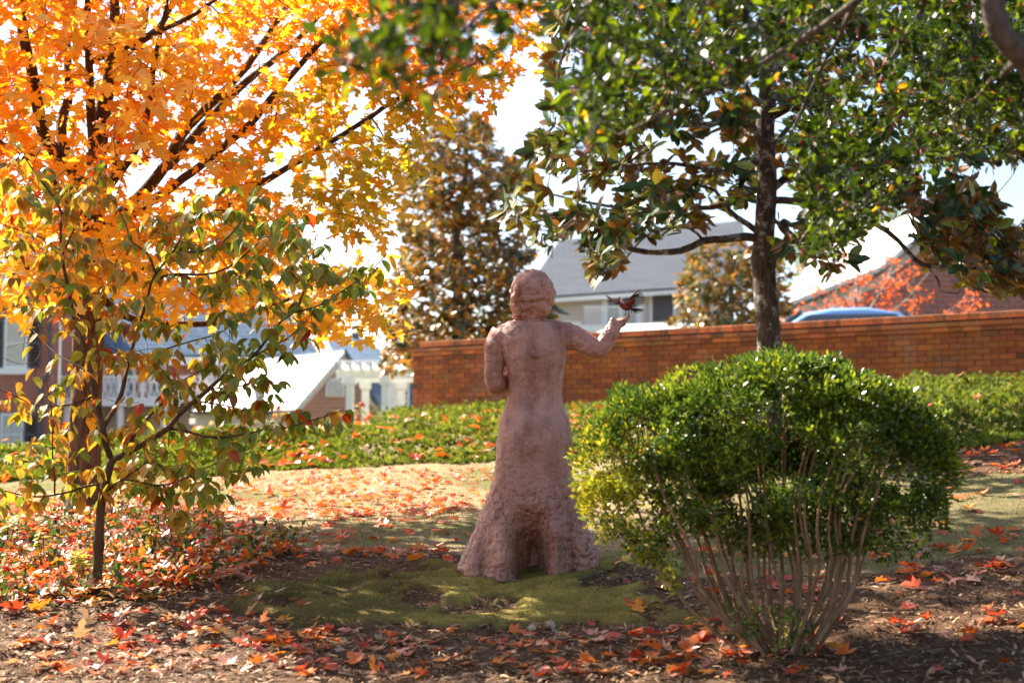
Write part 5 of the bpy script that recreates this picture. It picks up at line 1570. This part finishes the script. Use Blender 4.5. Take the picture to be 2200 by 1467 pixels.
def leaf_shell(n):
    w = np.array([e[2] * e[3] for e in ell], float); w /= w.sum()
    out_p, out_n = [], []
    while sum(len(p) for p in out_p) < n:
        m = n
        which = RNG.choice(len(ell), m, p=w)
        E = np.array(ell)[which]
        dirs = rand_unit(m)
        dirs[:, 2] = np.where(RNG.random(m) < .55, np.abs(dirs[:, 2]), dirs[:, 2])
        lump = 1 + .32 * fbm(dirs * 2.0 + which[:, None] * 7.7, 3)
        t = (1 - .34 * RNG.random(m) ** 2.0) * lump
        cx = np.array([UP(e[0], e[1], e[5]) for e in E])
        p = cx + dirs * np.column_stack([E[:, 2] * BS, E[:, 4], E[:, 3] * BS]) * t[:, None]
        # drop points deep inside another lobe
        keep = np.ones(m, bool)
        for j, e in enumerate(ell):
            c = UP(e[0], e[1], e[5]); rr = np.array([e[2] * BS, e[4], e[3] * BS])
            keep &= ~((np.sum(((p - c) / rr) ** 2, 1) < .30) & (which != j))
        out_p.append(p[keep]); out_n.append(dirs[keep])
    return np.vstack(out_p)[:n], np.vstack(out_n)[:n]
tipp, tipn = leaf_shell(9800)
gap = fbm(tipp * 5.5 + 3, 3)
keep = gap > -.16
tx_, ty_ = project(tipp)
keep &= ~((np.abs(tx_ - 1675 - .12 * (ty_ - 900)) < 34) & (ty_ > 845) & (ty_ < 1010) & (tipp[:, 1] < YBU + .05) & (RNG.random(len(tipp)) < .8))
tipp, tipn = tipp[keep], tipn[keep]
# sprigs low on the stems
lowp = [UP(a, b, RNG.uniform(-.18, .18)) for a, b in sample_poly([[(1560,1290),(1620,1280),(1640,1390),(1590,1380)],[(1660,1320),(1740,1310),(1740,1400),(1670,1410)],[(1340,1150),(1420,1140),(1470,1250),(1440,1270),(1360,1190)],[(1290,1100),(1340,1110),(1360,1160),(1300,1150)],[(1500,1100),(1900,1090),(1850,1190),(1700,1200),(1560,1180)],[(1940,1080),(2010,1060),(1990,1130),(1950,1140)]], 330)]
lowp = np.array(lowp)
bsk = Skel()
stem_tops = []
for k in range(42):
    f = (k + RNG.random()) / 42
    px1 = 1345 + 575 * f; py1 = 1000 + 60 * abs(f - .5) + RNG.uniform(-40, 60)
    dz = RNG.uniform(-.32, .30)
    b = np.array([np.interp(f, [0, 1], [1600, 1740]) + RNG.uniform(-25, 25), 1395 + RNG.uniform(-8, 10)])
    m1 = b * .62 + np.array([px1, py1]) * .38 + np.array([(-14 if f < .5 else 14), 26]); m2 = b * .25 + np.array([px1, py1]) * .75 + np.array([0, 12])
    pts = np.array([UP(b[0], b[1] + 12, dz * .25), UP(b[0], b[1], dz * .25), UP(m1[0], m1[1], dz * .5), UP(m2[0], m2[1], dz * .85), UP(px1, py1, dz), UP(px1 + (px1 - 1650) * .18, py1 - 130, dz)])
    pts[0][2] = ground_z(pts[0][0], pts[0][1]) - .03
    limb(bush, bsk, pts, RNG.uniform(.005, .0115), .0035, M['bush_bark'], 'stem', 7, .04, .055, .14)
# forks
tgk = np.vstack([tipp[RNG.choice(len(tipp), 420, False)] * 1.0])
ctr = UP(1650, 1010)
tgk = ctr + (tgk - ctr) * .82
tw = grow(bsk, np.vstack([tgk, lowp[::2]]), .010, .0022, .02)
twig_mesh(bush, tw, M['bush_bark'])
allp = np.vstack([tipp, lowp]); alln = np.vstack([tipn, rand_unit(len(lowp))])
k = np.repeat(np.arange(len(allp)), 10)
off = rand_unit(len(k)) * .030 * RNG.random((len(k), 1)) ** .5
pos = allp[k] + off
d = unit(off * 20 + alln[k] * .6 + (0, 0, .3) + .4 * rand_unit(len(k))); nrm = unit(alln[k] * .8 + (0, 0, .7) + .7 * rand_unit(len(k)))
fr = frames(d, nrm); sz = .027 * (.65 + .6 * RNG.random(len(k)))
u = RNG.random(len(k))
col = np.where((u < .65)[:, None], np.array([0.060, 0.115, 0.017]), np.array([0.17, 0.23, 0.024]))
px_, py_ = project(pos)
lit_side = smooth(.0, .35, fbm(pos * 4.5 + 12, 2)) * (.35 + .65 * smooth(1800, 1350, px_))  # lighter leaf clumps, stronger leftward to colour in the bush's sunlit side
col = np.where((RNG.random(len(k)) < lit_side * .8)[:, None], np.array([0.27, 0.33, 0.03]), col)
wyel = np.clip(smooth(1480, 1260, px_) * smooth(850, 1050, py_), 0, 1)
col = np.where((RNG.random(len(k)) < wyel * .7)[:, None], np.array([0.36, 0.33, 0.03]), col)
col = np.clip(col * (1 + .22 * RNG.normal(size=(len(k), 1))), .004, .9)
foliage(bush, [TINY], M['bush_leaf'], pos, fr, sz, col)

# ================================================================== JUNIPER BEDS
J_EDGE = np.array([on_ground(*p)[:2] for p in [(-500,1040),(0,1035),(250,1028),(540,1010),(700,1006),(1060,992),(1300,985),(1500,990),(1850,985),(1960,965),(2150,955),(2500,930)]])
J_EDGE = J_EDGE[np.argsort(J_EDGE[:, 0])]
def wall_y(x):
    t = (x - WL[0]) / (WR[0] - WL[0]); return WL[1] + t * (WR[1] - WL[1])
def juniper(name, x0, x1, label, n, seed):
    xs = RNG.uniform(x0, x1, n * 3)
    ye = np.interp(xs, J_EDGE[:, 0], J_EDGE[:, 1]) + .5 * fbm(np.stack([xs * 1.9, xs * 0, xs * 0 + seed], -1), 3)
    yb = np.where(xs > WL[0] - .2, wall_y(xs) - .25, 17.0)
    ys = ye + (yb - ye) * RNG.random(n * 3) ** 1.35
    def height(x, y, e):
        lump = .5 + .75 * fbm(np.stack([x * 1.5, y * 1.5, x * 0 + seed], -1), 2)
        puff = 1 - np.abs(fbm(np.stack([x * 3.4, y * 3.4, x * 0 + seed + 5], -1), 2)) * 2
        fine = fbm(np.stack([x * 9, y * 9, x * 0 + seed + 2], -1), 2)
        return np.maximum(.03, .02 + .26 * lump + .10 * puff + .04 * fine) * smooth(-.1, 1.3, y - e)
    h = height(xs, ys, ye)
    hx = height(xs + .05, ys, ye); hy = height(xs, ys + .05, ye)
    nrm = unit(np.stack([-(hx - h) / .05, -(hy - h) / .05, np.ones_like(h)], -1))
    sel = RNG.random(n * 3) < .35 + .65 * smooth(.05, -.25, nrm[:, 1])
    idx = np.where(sel)[0][:n]
    p = np.stack([xs, ys, ground_z(xs, ys) + h * (1 - .25 * RNG.random(n * 3))], -1)[idx]
    nr = nrm[idx]
    m = len(p)
    # each sprig : a feather of five narrow blades
    sv = [(0,0,0)]; sf = []
    for a, L in ((-.9, .6), (-.45, .85), (0, 1.0), (.45, .85), (.9, .6)):
        i = len(sv); ca, sa = math.cos(a), math.sin(a); w = .11
        sv += [(sa * L * .5 + ca * w, ca * L * .5 - sa * w, .12), (sa * L, ca * L, .05), (sa * L * .5 - ca * w, ca * L * .5 + sa * w, .12)]
        sf += [(0, i, i + 1), (0, i + 1, i + 2)]
    tm_ = (np.array(sv, float), np.array(sf))
    d = unit(nr * .5 + rand_unit(m) * .8 + (0, -.25, .35)); nn = unit(rand_unit(m) + nr * .8)
    sh_ = fbm(p * 3.0 + seed, 2)
    base = np.where((RNG.random(m) < .5)[:, None], np.array([0.10, 0.15, 0.022]), np.array([0.21, 0.25, 0.036]))
    c = np.clip(base * (1 + .2 * RNG.normal(size=(m, 1))), .004, .9)
    mb = MB(); scatter(mb, tm_, p, frames(d, nn), .058 * (.6 + .8 * RNG.random(m)), c)
    o = mb.build(name, M['juniper'], None, False, kind='stuff')
    set_props(o, label, 'ground cover')
    return p
JL = juniper('juniper_bed', -6.5, 2.6, 'low green juniper ground cover scattered with red leaves behind the statue', 36000, 3.3)
JR = juniper('juniper_bed', 2.6, 7.5, 'bright green juniper ground cover under the wall at far right', 21000, 8.8)

# ================================================================== GROUND LITTER
def surf(x, y):
    z = ground_z(x, y)
    mo, cv, lw = zones(x, y)
    f = fbm(np.stack([x * 9, y * 9, np.zeros_like(x)], -1), 3)
    return z + np.where(mo, .028 * f + .03, np.where(lw, .010 * f, .022 * f)), mo, cv, lw
# bark mulch
n = 54000
ys = 4.9 + (11.5 - 4.9) * RNG.random(n * 3) ** 1.5
xs = RNG.uniform(-1, 1, n * 3) * (.40 * ys + 1.2)
z, mo, cv, lw = surf(xs, ys)
ok = np.where(~mo & ~lw)[0][:n]
xs, ys, z = xs[ok], ys[ok], z[ok]; n = len(xs)
chip = (np.array([(-.5,-.09,0),(.5,-.05,.02),(.48,.06,.03),(-.45,.10,.01),(0,-.11,.07),(.02,.10,.08)]), np.array([(0,4,5),(0,5,3),(4,1,2),(4,2,5)]))
d = rand_unit(n); d[:, 2] *= .22; nn = unit(rand_unit(n) * .5 + (0, 0, 1))
chipv = chip[0][:, [1, 0, 2]]
base = np.array([[.19,.098,.048],[.30,.175,.090],[.10,.055,.030],[.42,.29,.18]])[RNG.choice(4, n, p=[.38,.32,.2,.1])]
mb = MB(); scatter(mb, (chipv, chip[1]), np.stack([xs, ys, z + .006 + .012 * RNG.random(n)], -1), frames(d, nn), .014 + .045 * RNG.random(n) ** 2, np.clip(base * (1 + .25 * RNG.normal(size=(n, 1))), .004, .9))
o = mb.build('bark_mulch', M['mulch'], None, False, kind='stuff'); set_props(o, 'shredded brown bark mulch covering the foreground soil', 'mulch')

# moss fuzz and lawn blades
def blades(name, label, cat, sel, n, y0, y1, hgt, wid, lean, cols, mat, dens=1.5):
    ys = y0 + (y1 - y0) * RNG.random(n * 4) ** dens
    xs = RNG.uniform(-1, 1, n * 4) * (.40 * ys + 1.0)
    z, mo, cv, lw = surf(xs, ys)
    ok = np.where(sel(xs, ys, mo, cv, lw))[0][:n]
    xs, ys, z = xs[ok], ys[ok], z[ok]; m = len(xs)
    tm_ = (np.array([(-.5 * wid, 0, 0), (.5 * wid, 0, 0), (.35 * wid, .6, .03), (0, 1, .12)]), np.array([(0,1,2),(0,2,3)]))
    d = unit(rand_unit(m) * lean + (0, 0, 1)); nn = unit(np.cross(d, rand_unit(m)))
    c = np.asarray(cols)[RNG.integers(0, len(cols), m)]
    if name == 'dry_grass':
        c = np.where((RNG.random(m) < smooth(.5, 1.8, xs) * .75)[:, None], np.array([.13, .16, .045]), c)
    mb = MB(); scatter(mb, tm_, np.stack([xs, ys, z - .003], -1), frames(d, nn), hgt * (.5 + RNG.random(m)), np.clip(c * (1 + .2 * RNG.normal(size=(m, 1))), .004, .9))
    o = mb.build(name, mat, None, False, kind='stuff'); set_props(o, label, cat)
blades('moss', 'olive green moss cushion in front of the statue base', 'moss', lambda x, y, mo, cv, lw: mo, 60000, 6.2, 9.0, .010, .3, .9, [(.24,.19,.035),(.31,.24,.06),(.15,.13,.025),(.24,.15,.06)], M['grass'], 1.0)
blades('dry_grass', 'short dry tan grass of the lawn behind the statue', 'grass', lambda x, y, mo, cv, lw: lw, 70000, 7.6, 16, .035, .09, 1.6, [(.44,.34,.20),(.36,.27,.15),(.27,.23,.10),(.14,.16,.05)], M['grass'], 1.2)
blades('grass_tufts', 'scattered thin green grass blades on moss and mulch', 'grass', lambda x, y, mo, cv, lw: (mo | lw) & (fbm(np.stack([x * 3.2, y * 3.2, x * 0 + 9], -1), 2) > .28), 4500, 6.5, 12, .055, .05, .7, [(.12,.22,.03),(.18,.26,.04)], M['grass'], 1.2)

# leafy ground cover under the sapling
n = 5200
ys = 6.2 + 5.5 * RNG.random(n * 4); xs = RNG.uniform(-1, 1, n * 4) * (.40 * ys + .3)
z, mo, cv, lw = surf(xs, ys)
ok = np.where(cv)[0][:n]
xs, ys, z = xs[ok], ys[ok], z[ok]; m = len(xs)
lv = RNG.random(m)
d = unit(rand_unit(m) + (0, 0, .3)); nn = unit(rand_unit(m) * .5 + (0, 0, 1))
c = np.array([[.035,.075,.018],[.07,.13,.02],[.22,.24,.04]])[RNG.choice(3, m, p=[.6,.3,.1])]
mb = MB(); scatter(mb, SMALL, np.stack([xs, ys, z + .02 + .10 * lv], -1), frames(d, nn), .05 * (.5 + .7 * RNG.random(m)), np.clip(c * (1 + .2 * RNG.normal(size=(m, 1))), .004, .9))
o = mb.build('vine_ground_cover', M['bush_leaf'], None, False, kind='stuff'); set_props(o, 'dark glossy vine leaves creeping under the sapling at left', 'ground cover')
# seedlings
for k, (px0, py0, hh) in enumerate([(90,1235,.24),(175,1275,.20),(395,1195,.26),(330,1215,.2),(20,1180,.2),(255,1120,.24),(470,1180,.2),(560,1200,.16),(610,1170,.16),(120,1130,.22)]):
    b = on_ground(px0, py0)
    s = empty('seedling', b, ['yellow-green seedling just left of the sapling stem', 'pale seedling at the foot of the sapling', 'tallest yellowing seedling right of the sapling', 'olive seedling close to the right of the sapling stem', 'pale seedling at the left picture edge', 'seedling between the maple and sapling stems', 'small seedling toward the shaded lawn', 'low seedling near the mulch edge, right', 'outermost right seedling by the shaded lawn', 'bright seedling left of the maple trunk'][k], 'seedling', 'seedlings under the sapling')
    tops = []
    for j in range(3):
        e = b + np.array([RNG.normal() * .05, RNG.normal() * .05, hh * (.6 + .5 * RNG.random())])
        MB().tube(np.array([b, (b + e) / 2 + .01 * RNG.normal(size=3), e]), [.004, .003, .002], 5).build('stem', M['dogwood_bark'], s, True)
        tops += [b + (e - b) * f for f in (.55, .75, .9, 1, 1)]
    tops = np.repeat(np.array(tops), 2, 0); m = len(tops)
    d = unit(rand_unit(m) * np.array([1, 1, .3])); nn = unit(rand_unit(m) * .4 + (0, 0, 1))
    c = jitter_col((.42, .36, .07) if k % 2 else (.30, .30, .05), m, .2, .1)
    for o in leaf_objects('leaf', 0, OVATE, M['dogwood_leaf'], np.arange(m), tops, frames(d, nn), .055 * (.7 + .5 * RNG.random(m)), c, s, 3): pass

# ---- fallen maple leaves
def leaf_place(n, polys=None):
    pts = sample_poly(polys, n)
    return np.array([on_ground(a, b) for a, b in pts])
reds = np.array([[.62,.09,.02],[.68,.16,.025],[.50,.06,.03],[.55,.20,.12],[.60,.30,.20],[.42,.26,.17],[.70,.24,.03]])
def fallen_arrays(p, tilt=.55):
    n = len(p)
    d = rand_unit(n); d[:, 2] *= .25; nn = unit(rand_unit(n) * tilt + (0, 0, 1)); nn[:, 2] *= np.where(RNG.random(n) < .4, -1, 1)
    c = np.clip(reds[RNG.choice(len(reds), n, p=[.22,.2,.14,.14,.1,.08,.12])] * (1 + .15 * RNG.normal(size=(n, 1))), .004, .9)
    return frames(unit(d), nn), c
zone_fg = [('at the bottom picture edge', [[(0,1400),(2200,1400),(2200,1460),(0,1460)]], 46, .068),
           ('on mulch at lower left', [[(0,1330),(500,1300),(620,1400),(0,1400)]], 44, .068),
           ('just before the moss', [[(560,1350),(1450,1350),(1480,1400),(600,1400)]], 46, .07),
           ('round the bush foot', [[(1430,1330),(1900,1330),(1900,1420),(1400,1420)]], 46, .07),
           ('right of the bush', [[(1850,1180),(2200,1180),(2200,1400),(1900,1400)]], 44, .07),
           ('under the dogwood sapling', [[(0,1180),(520,1170),(560,1290),(0,1330)]], 60, .085)]
curl_names = ['flat', 'curled', 'folded', 'cupped']
fm = {}
used_labels = set()
for zi, (where, polys, cnt, size) in enumerate(zone_fg):
    p = leaf_place(cnt, polys)
    p[:, 2] = surf(p[:, 0], p[:, 1])[0]
    fr, c = fallen_arrays(p)
    lpx, lpy = project(p)
    cuts = np.quantile(lpx, [.34, .67]); mid = np.median(lpy)
    for i in range(cnt):
        side = ('left', 'middle', 'right')[int(lpx[i] > cuts[0]) + int(lpx[i] > cuts[1])]
        depth_ = 'near' if lpy[i] > mid else 'far'
        for attempt in range(40):
            key = (int(RNG.integers(0, 4)), int(RNG.choice(len(reds), p=[.22,.2,.14,.14,.1,.08,.12])))
            big_ = RNG.random() < .5
            cn = ['scarlet', 'red-orange', 'dark red', 'dull pink', 'pale pink', 'tan', 'orange'][key[1]]
            lab = f"{'large' if big_ else 'small'} {cn} {curl_names[key[0]]} maple leaf {where}, {depth_} {side} part"
            if lab not in used_labels: break
        used_labels.add(lab)
        if key not in fm:
            fm[key] = mesh_from('fallen_leaf', MAPLE_CURL[key[0]][0], [MAPLE_CURL[key[0]][1]], np.tile(reds[key[1]], (len(MAPLE_CURL[0][0]), 1)), M['fallen'])
        o = bpy.data.objects.new('fallen_leaf', fm[key])
        A = fr[i] * size * (RNG.uniform(1.05, 1.35) if big_ else RNG.uniform(.7, .95))
        o.matrix_world = Matrix(((A[0,0],A[1,0],A[2,0],p[i,0]),(A[0,1],A[1,1],A[2,1],p[i,1]),(A[0,2],A[1,2],A[2,2],p[i,2]+.022),(0,0,0,1)))
        COL.objects.link(o)
        set_props(o, lab, 'leaf', f'fallen maple leaves {where}')
mb = MB()
def more(polys, n, size, lift=.015, tilt=.5):
    p = leaf_place(n, polys)
    p[:, 2] = surf(p[:, 0], p[:, 1])[0] + lift * (.5 + RNG.random(n))
    fr, c = fallen_arrays(p, tilt)
    t = RNG.integers(0, 4, n)
    for k in range(4):
        s = t == k; scatter(mb, MAPLE_CURL[k], p[s], fr[s], size * RNG.uniform(.7, 1.2, s.sum()), c[s])
more([[(-200,1090),(420,1085),(560,1130),(640,1190),(480,1260),(300,1290),(-200,1320)]], 1500, .09, .05)
more([[(250,1020),(1060,1005),(1050,1090),(600,1120),(300,1100)]], 760, .072)
more([[(560,1090),(1020,1090),(980,1220),(620,1210)]], 130, .09)
more([[(-200,1060),(300,1050),(300,1110),(-200,1110)]], 220, .09)
more([[(0,1290),(600,1270),(700,1340),(700,1460),(0,1460)]], 150, .072)
more([[(600,1370),(1600,1370),(1600,1460),(600,1460)]], 110, .07)
more([[(1300,1180),(2200,1000),(2200,1250),(1350,1330)]], 170, .085)
more([[(2040,965),(2200,955),(2200,1010),(2050,1015)]], 40, .085)
jl = JL[JL[:, 1] < 20]
pj = jl[RNG.choice(len(jl), 1100, False)]
pj = pj[(fbm(pj * 1.4 + 7, 2) > -.15)] + (0, 0, .05)
fr, c = fallen_arrays(pj, .8); c[RNG.random(len(c)) < .5] = (.66, .16, .02)
scatter(mb, MAPLE_CURL[0], pj, fr, .10 * RNG.uniform(.7, 1.2, len(pj)), c)
pj = JR[RNG.choice(len(JR), 60, False)] + (0, 0, .04)
fr, c = fallen_arrays(pj, .8); scatter(mb, MAPLE_CURL[1], pj, fr, .10 * RNG.uniform(.7, 1.2, len(pj)), c)
o = mb.build('leaf_litter', M['fallen'], None, False, kind='stuff'); set_props(o, 'countless red and orange fallen maple leaves strewn over lawn and junipers', 'leaf litter')
# dry grey oak leaves before the statue
OAK = fan(mirror([(0,0),(.10,.10),(.24,.2),(.12,.3),(.30,.45),(.15,.55),(.26,.75),(.1,.82),(0,1)]), (0, .45), .5, .25)
ome = mesh_from('dry_leaf', OAK[0], [OAK[1]], np.tile((.26, .22, .165), (len(OAK[0]), 1)), M['fallen'])
for k, (a, b, s, wh) in enumerate([(1165,1345,.15,'at the top of the pale clump left of the bush'),(1190,1352,.14,'in the middle of the pale clump before the moss'),(1150,1358,.13,'at the left of the pale clump before the moss'),(1205,1362,.13,'at the right of the pale clump before the moss'),(960,1275,.12,'alone on the moss left of centre'),(1085,1252,.11,'on the moss below the statue hem'),(1060,1315,.09,'at the front edge of the moss')]):
    p = on_ground(a, b); p[2] = float(surf(np.array([p[0]]), np.array([p[1]]))[0][0]) + .02
    A = frames(unit(np.array([[RNG.normal(), RNG.normal(), .25]])), unit(np.array([[RNG.normal() * .4, -.5, 1.]])))[0] * s
    o = bpy.data.objects.new('dry_leaf', ome); A = A * .7
    o.matrix_world = Matrix(((A[0,0],A[1,0],A[2,0],p[0]),(A[0,1],A[1,1],A[2,1],p[1]),(A[0,2],A[1,2],A[2,2],p[2]),(0,0,0,1)))
    COL.objects.link(o)
    set_props(o, f'dry grey lobed leaf lying {wh}', 'leaf', 'dry grey leaves in front of the statue')

# rose bushes near the pergola
for k, (a, b, w, hgt, lab) in enumerate([(770, 905, 1.3, 1.0, 'rose bush with orange and pink blooms in front of the pergola columns'), (535, 925, 1.3, .8, 'straw-coloured rose bush beyond the junipers near the sapling branch tip')]):
    Yb = 30.0
    c0 = P(a, b, Yb); base = c0.copy(); base[2] = ground_z(c0[0], Yb)
    rb = empty('rose_bush', base, lab, 'bush')
    s = Skel(); zt_ = c0[2] + .35
    for j in range(9):
        e = np.array([base[0] + RNG.normal() * w * .3, Yb + RNG.normal() * .3, zt_ - RNG.random() * .4])
        limb(rb, s, np.array([base, (base + e) / 2 + .08 * RNG.normal(size=3), e]), .014, .005, M['dogwood_bark'], 'stem', 5, .15, .02)
    tg = s.p[RNG.choice(len(s.p), 90)] + .15 * RNG.normal(size=(90, 3))
    pos, fr, sz = spray(tg, 9, .12, .06)
    m2 = MB(); scatter(m2, SMALL, pos, fr, sz, jitter_col((.38, .32, .12), len(pos)))
    m2.build('foliage', M['dogwood_leaf'], rb, False, kind='stuff')
    for j in range(10):
        t = tg[RNG.integers(90)] + (0, -.1, .12)
        m2 = MB(); scatter(m2, (ic, icf), t[None] + .03 * rand_unit(3), np.tile(np.eye(3), (3, 1, 1)), np.array([.05, .045, .04]), jitter_col((.75, .18, .12), 3))
        m2.build('flower', M['maple_leaf'], rb, True)
# clipped shrub at the foot of the brick house
c0 = P(95, 958, 52.0); c0[2] = ground_z(c0[0], 52.0)
cs_ = empty('clipped_shrub', c0, 'small dark green shrub at the foot of the brick house', 'bush')
dirs = rand_unit(2600); dirs[:, 2] = np.abs(dirs[:, 2])
pos = c0 + dirs * np.array([.62, .6, 1.35]) * (1 - .25 * RNG.random((2600, 1)))
m2 = MB(); scatter(m2, SMALL, pos, frames(unit(dirs + .5 * rand_unit(2600)), rand_unit(2600)), np.full(2600, .11), jitter_col((.04, .08, .02), 2600))
m2.build('crown', M['bush_leaf'], cs_, False, kind='stuff')
MB().tube(np.array([c0, c0 + (0, 0, .8)]), [.05, .02], 6).build('trunk', M['grey_bark'], cs_, True)
print('objects', len(bpy.data.objects))
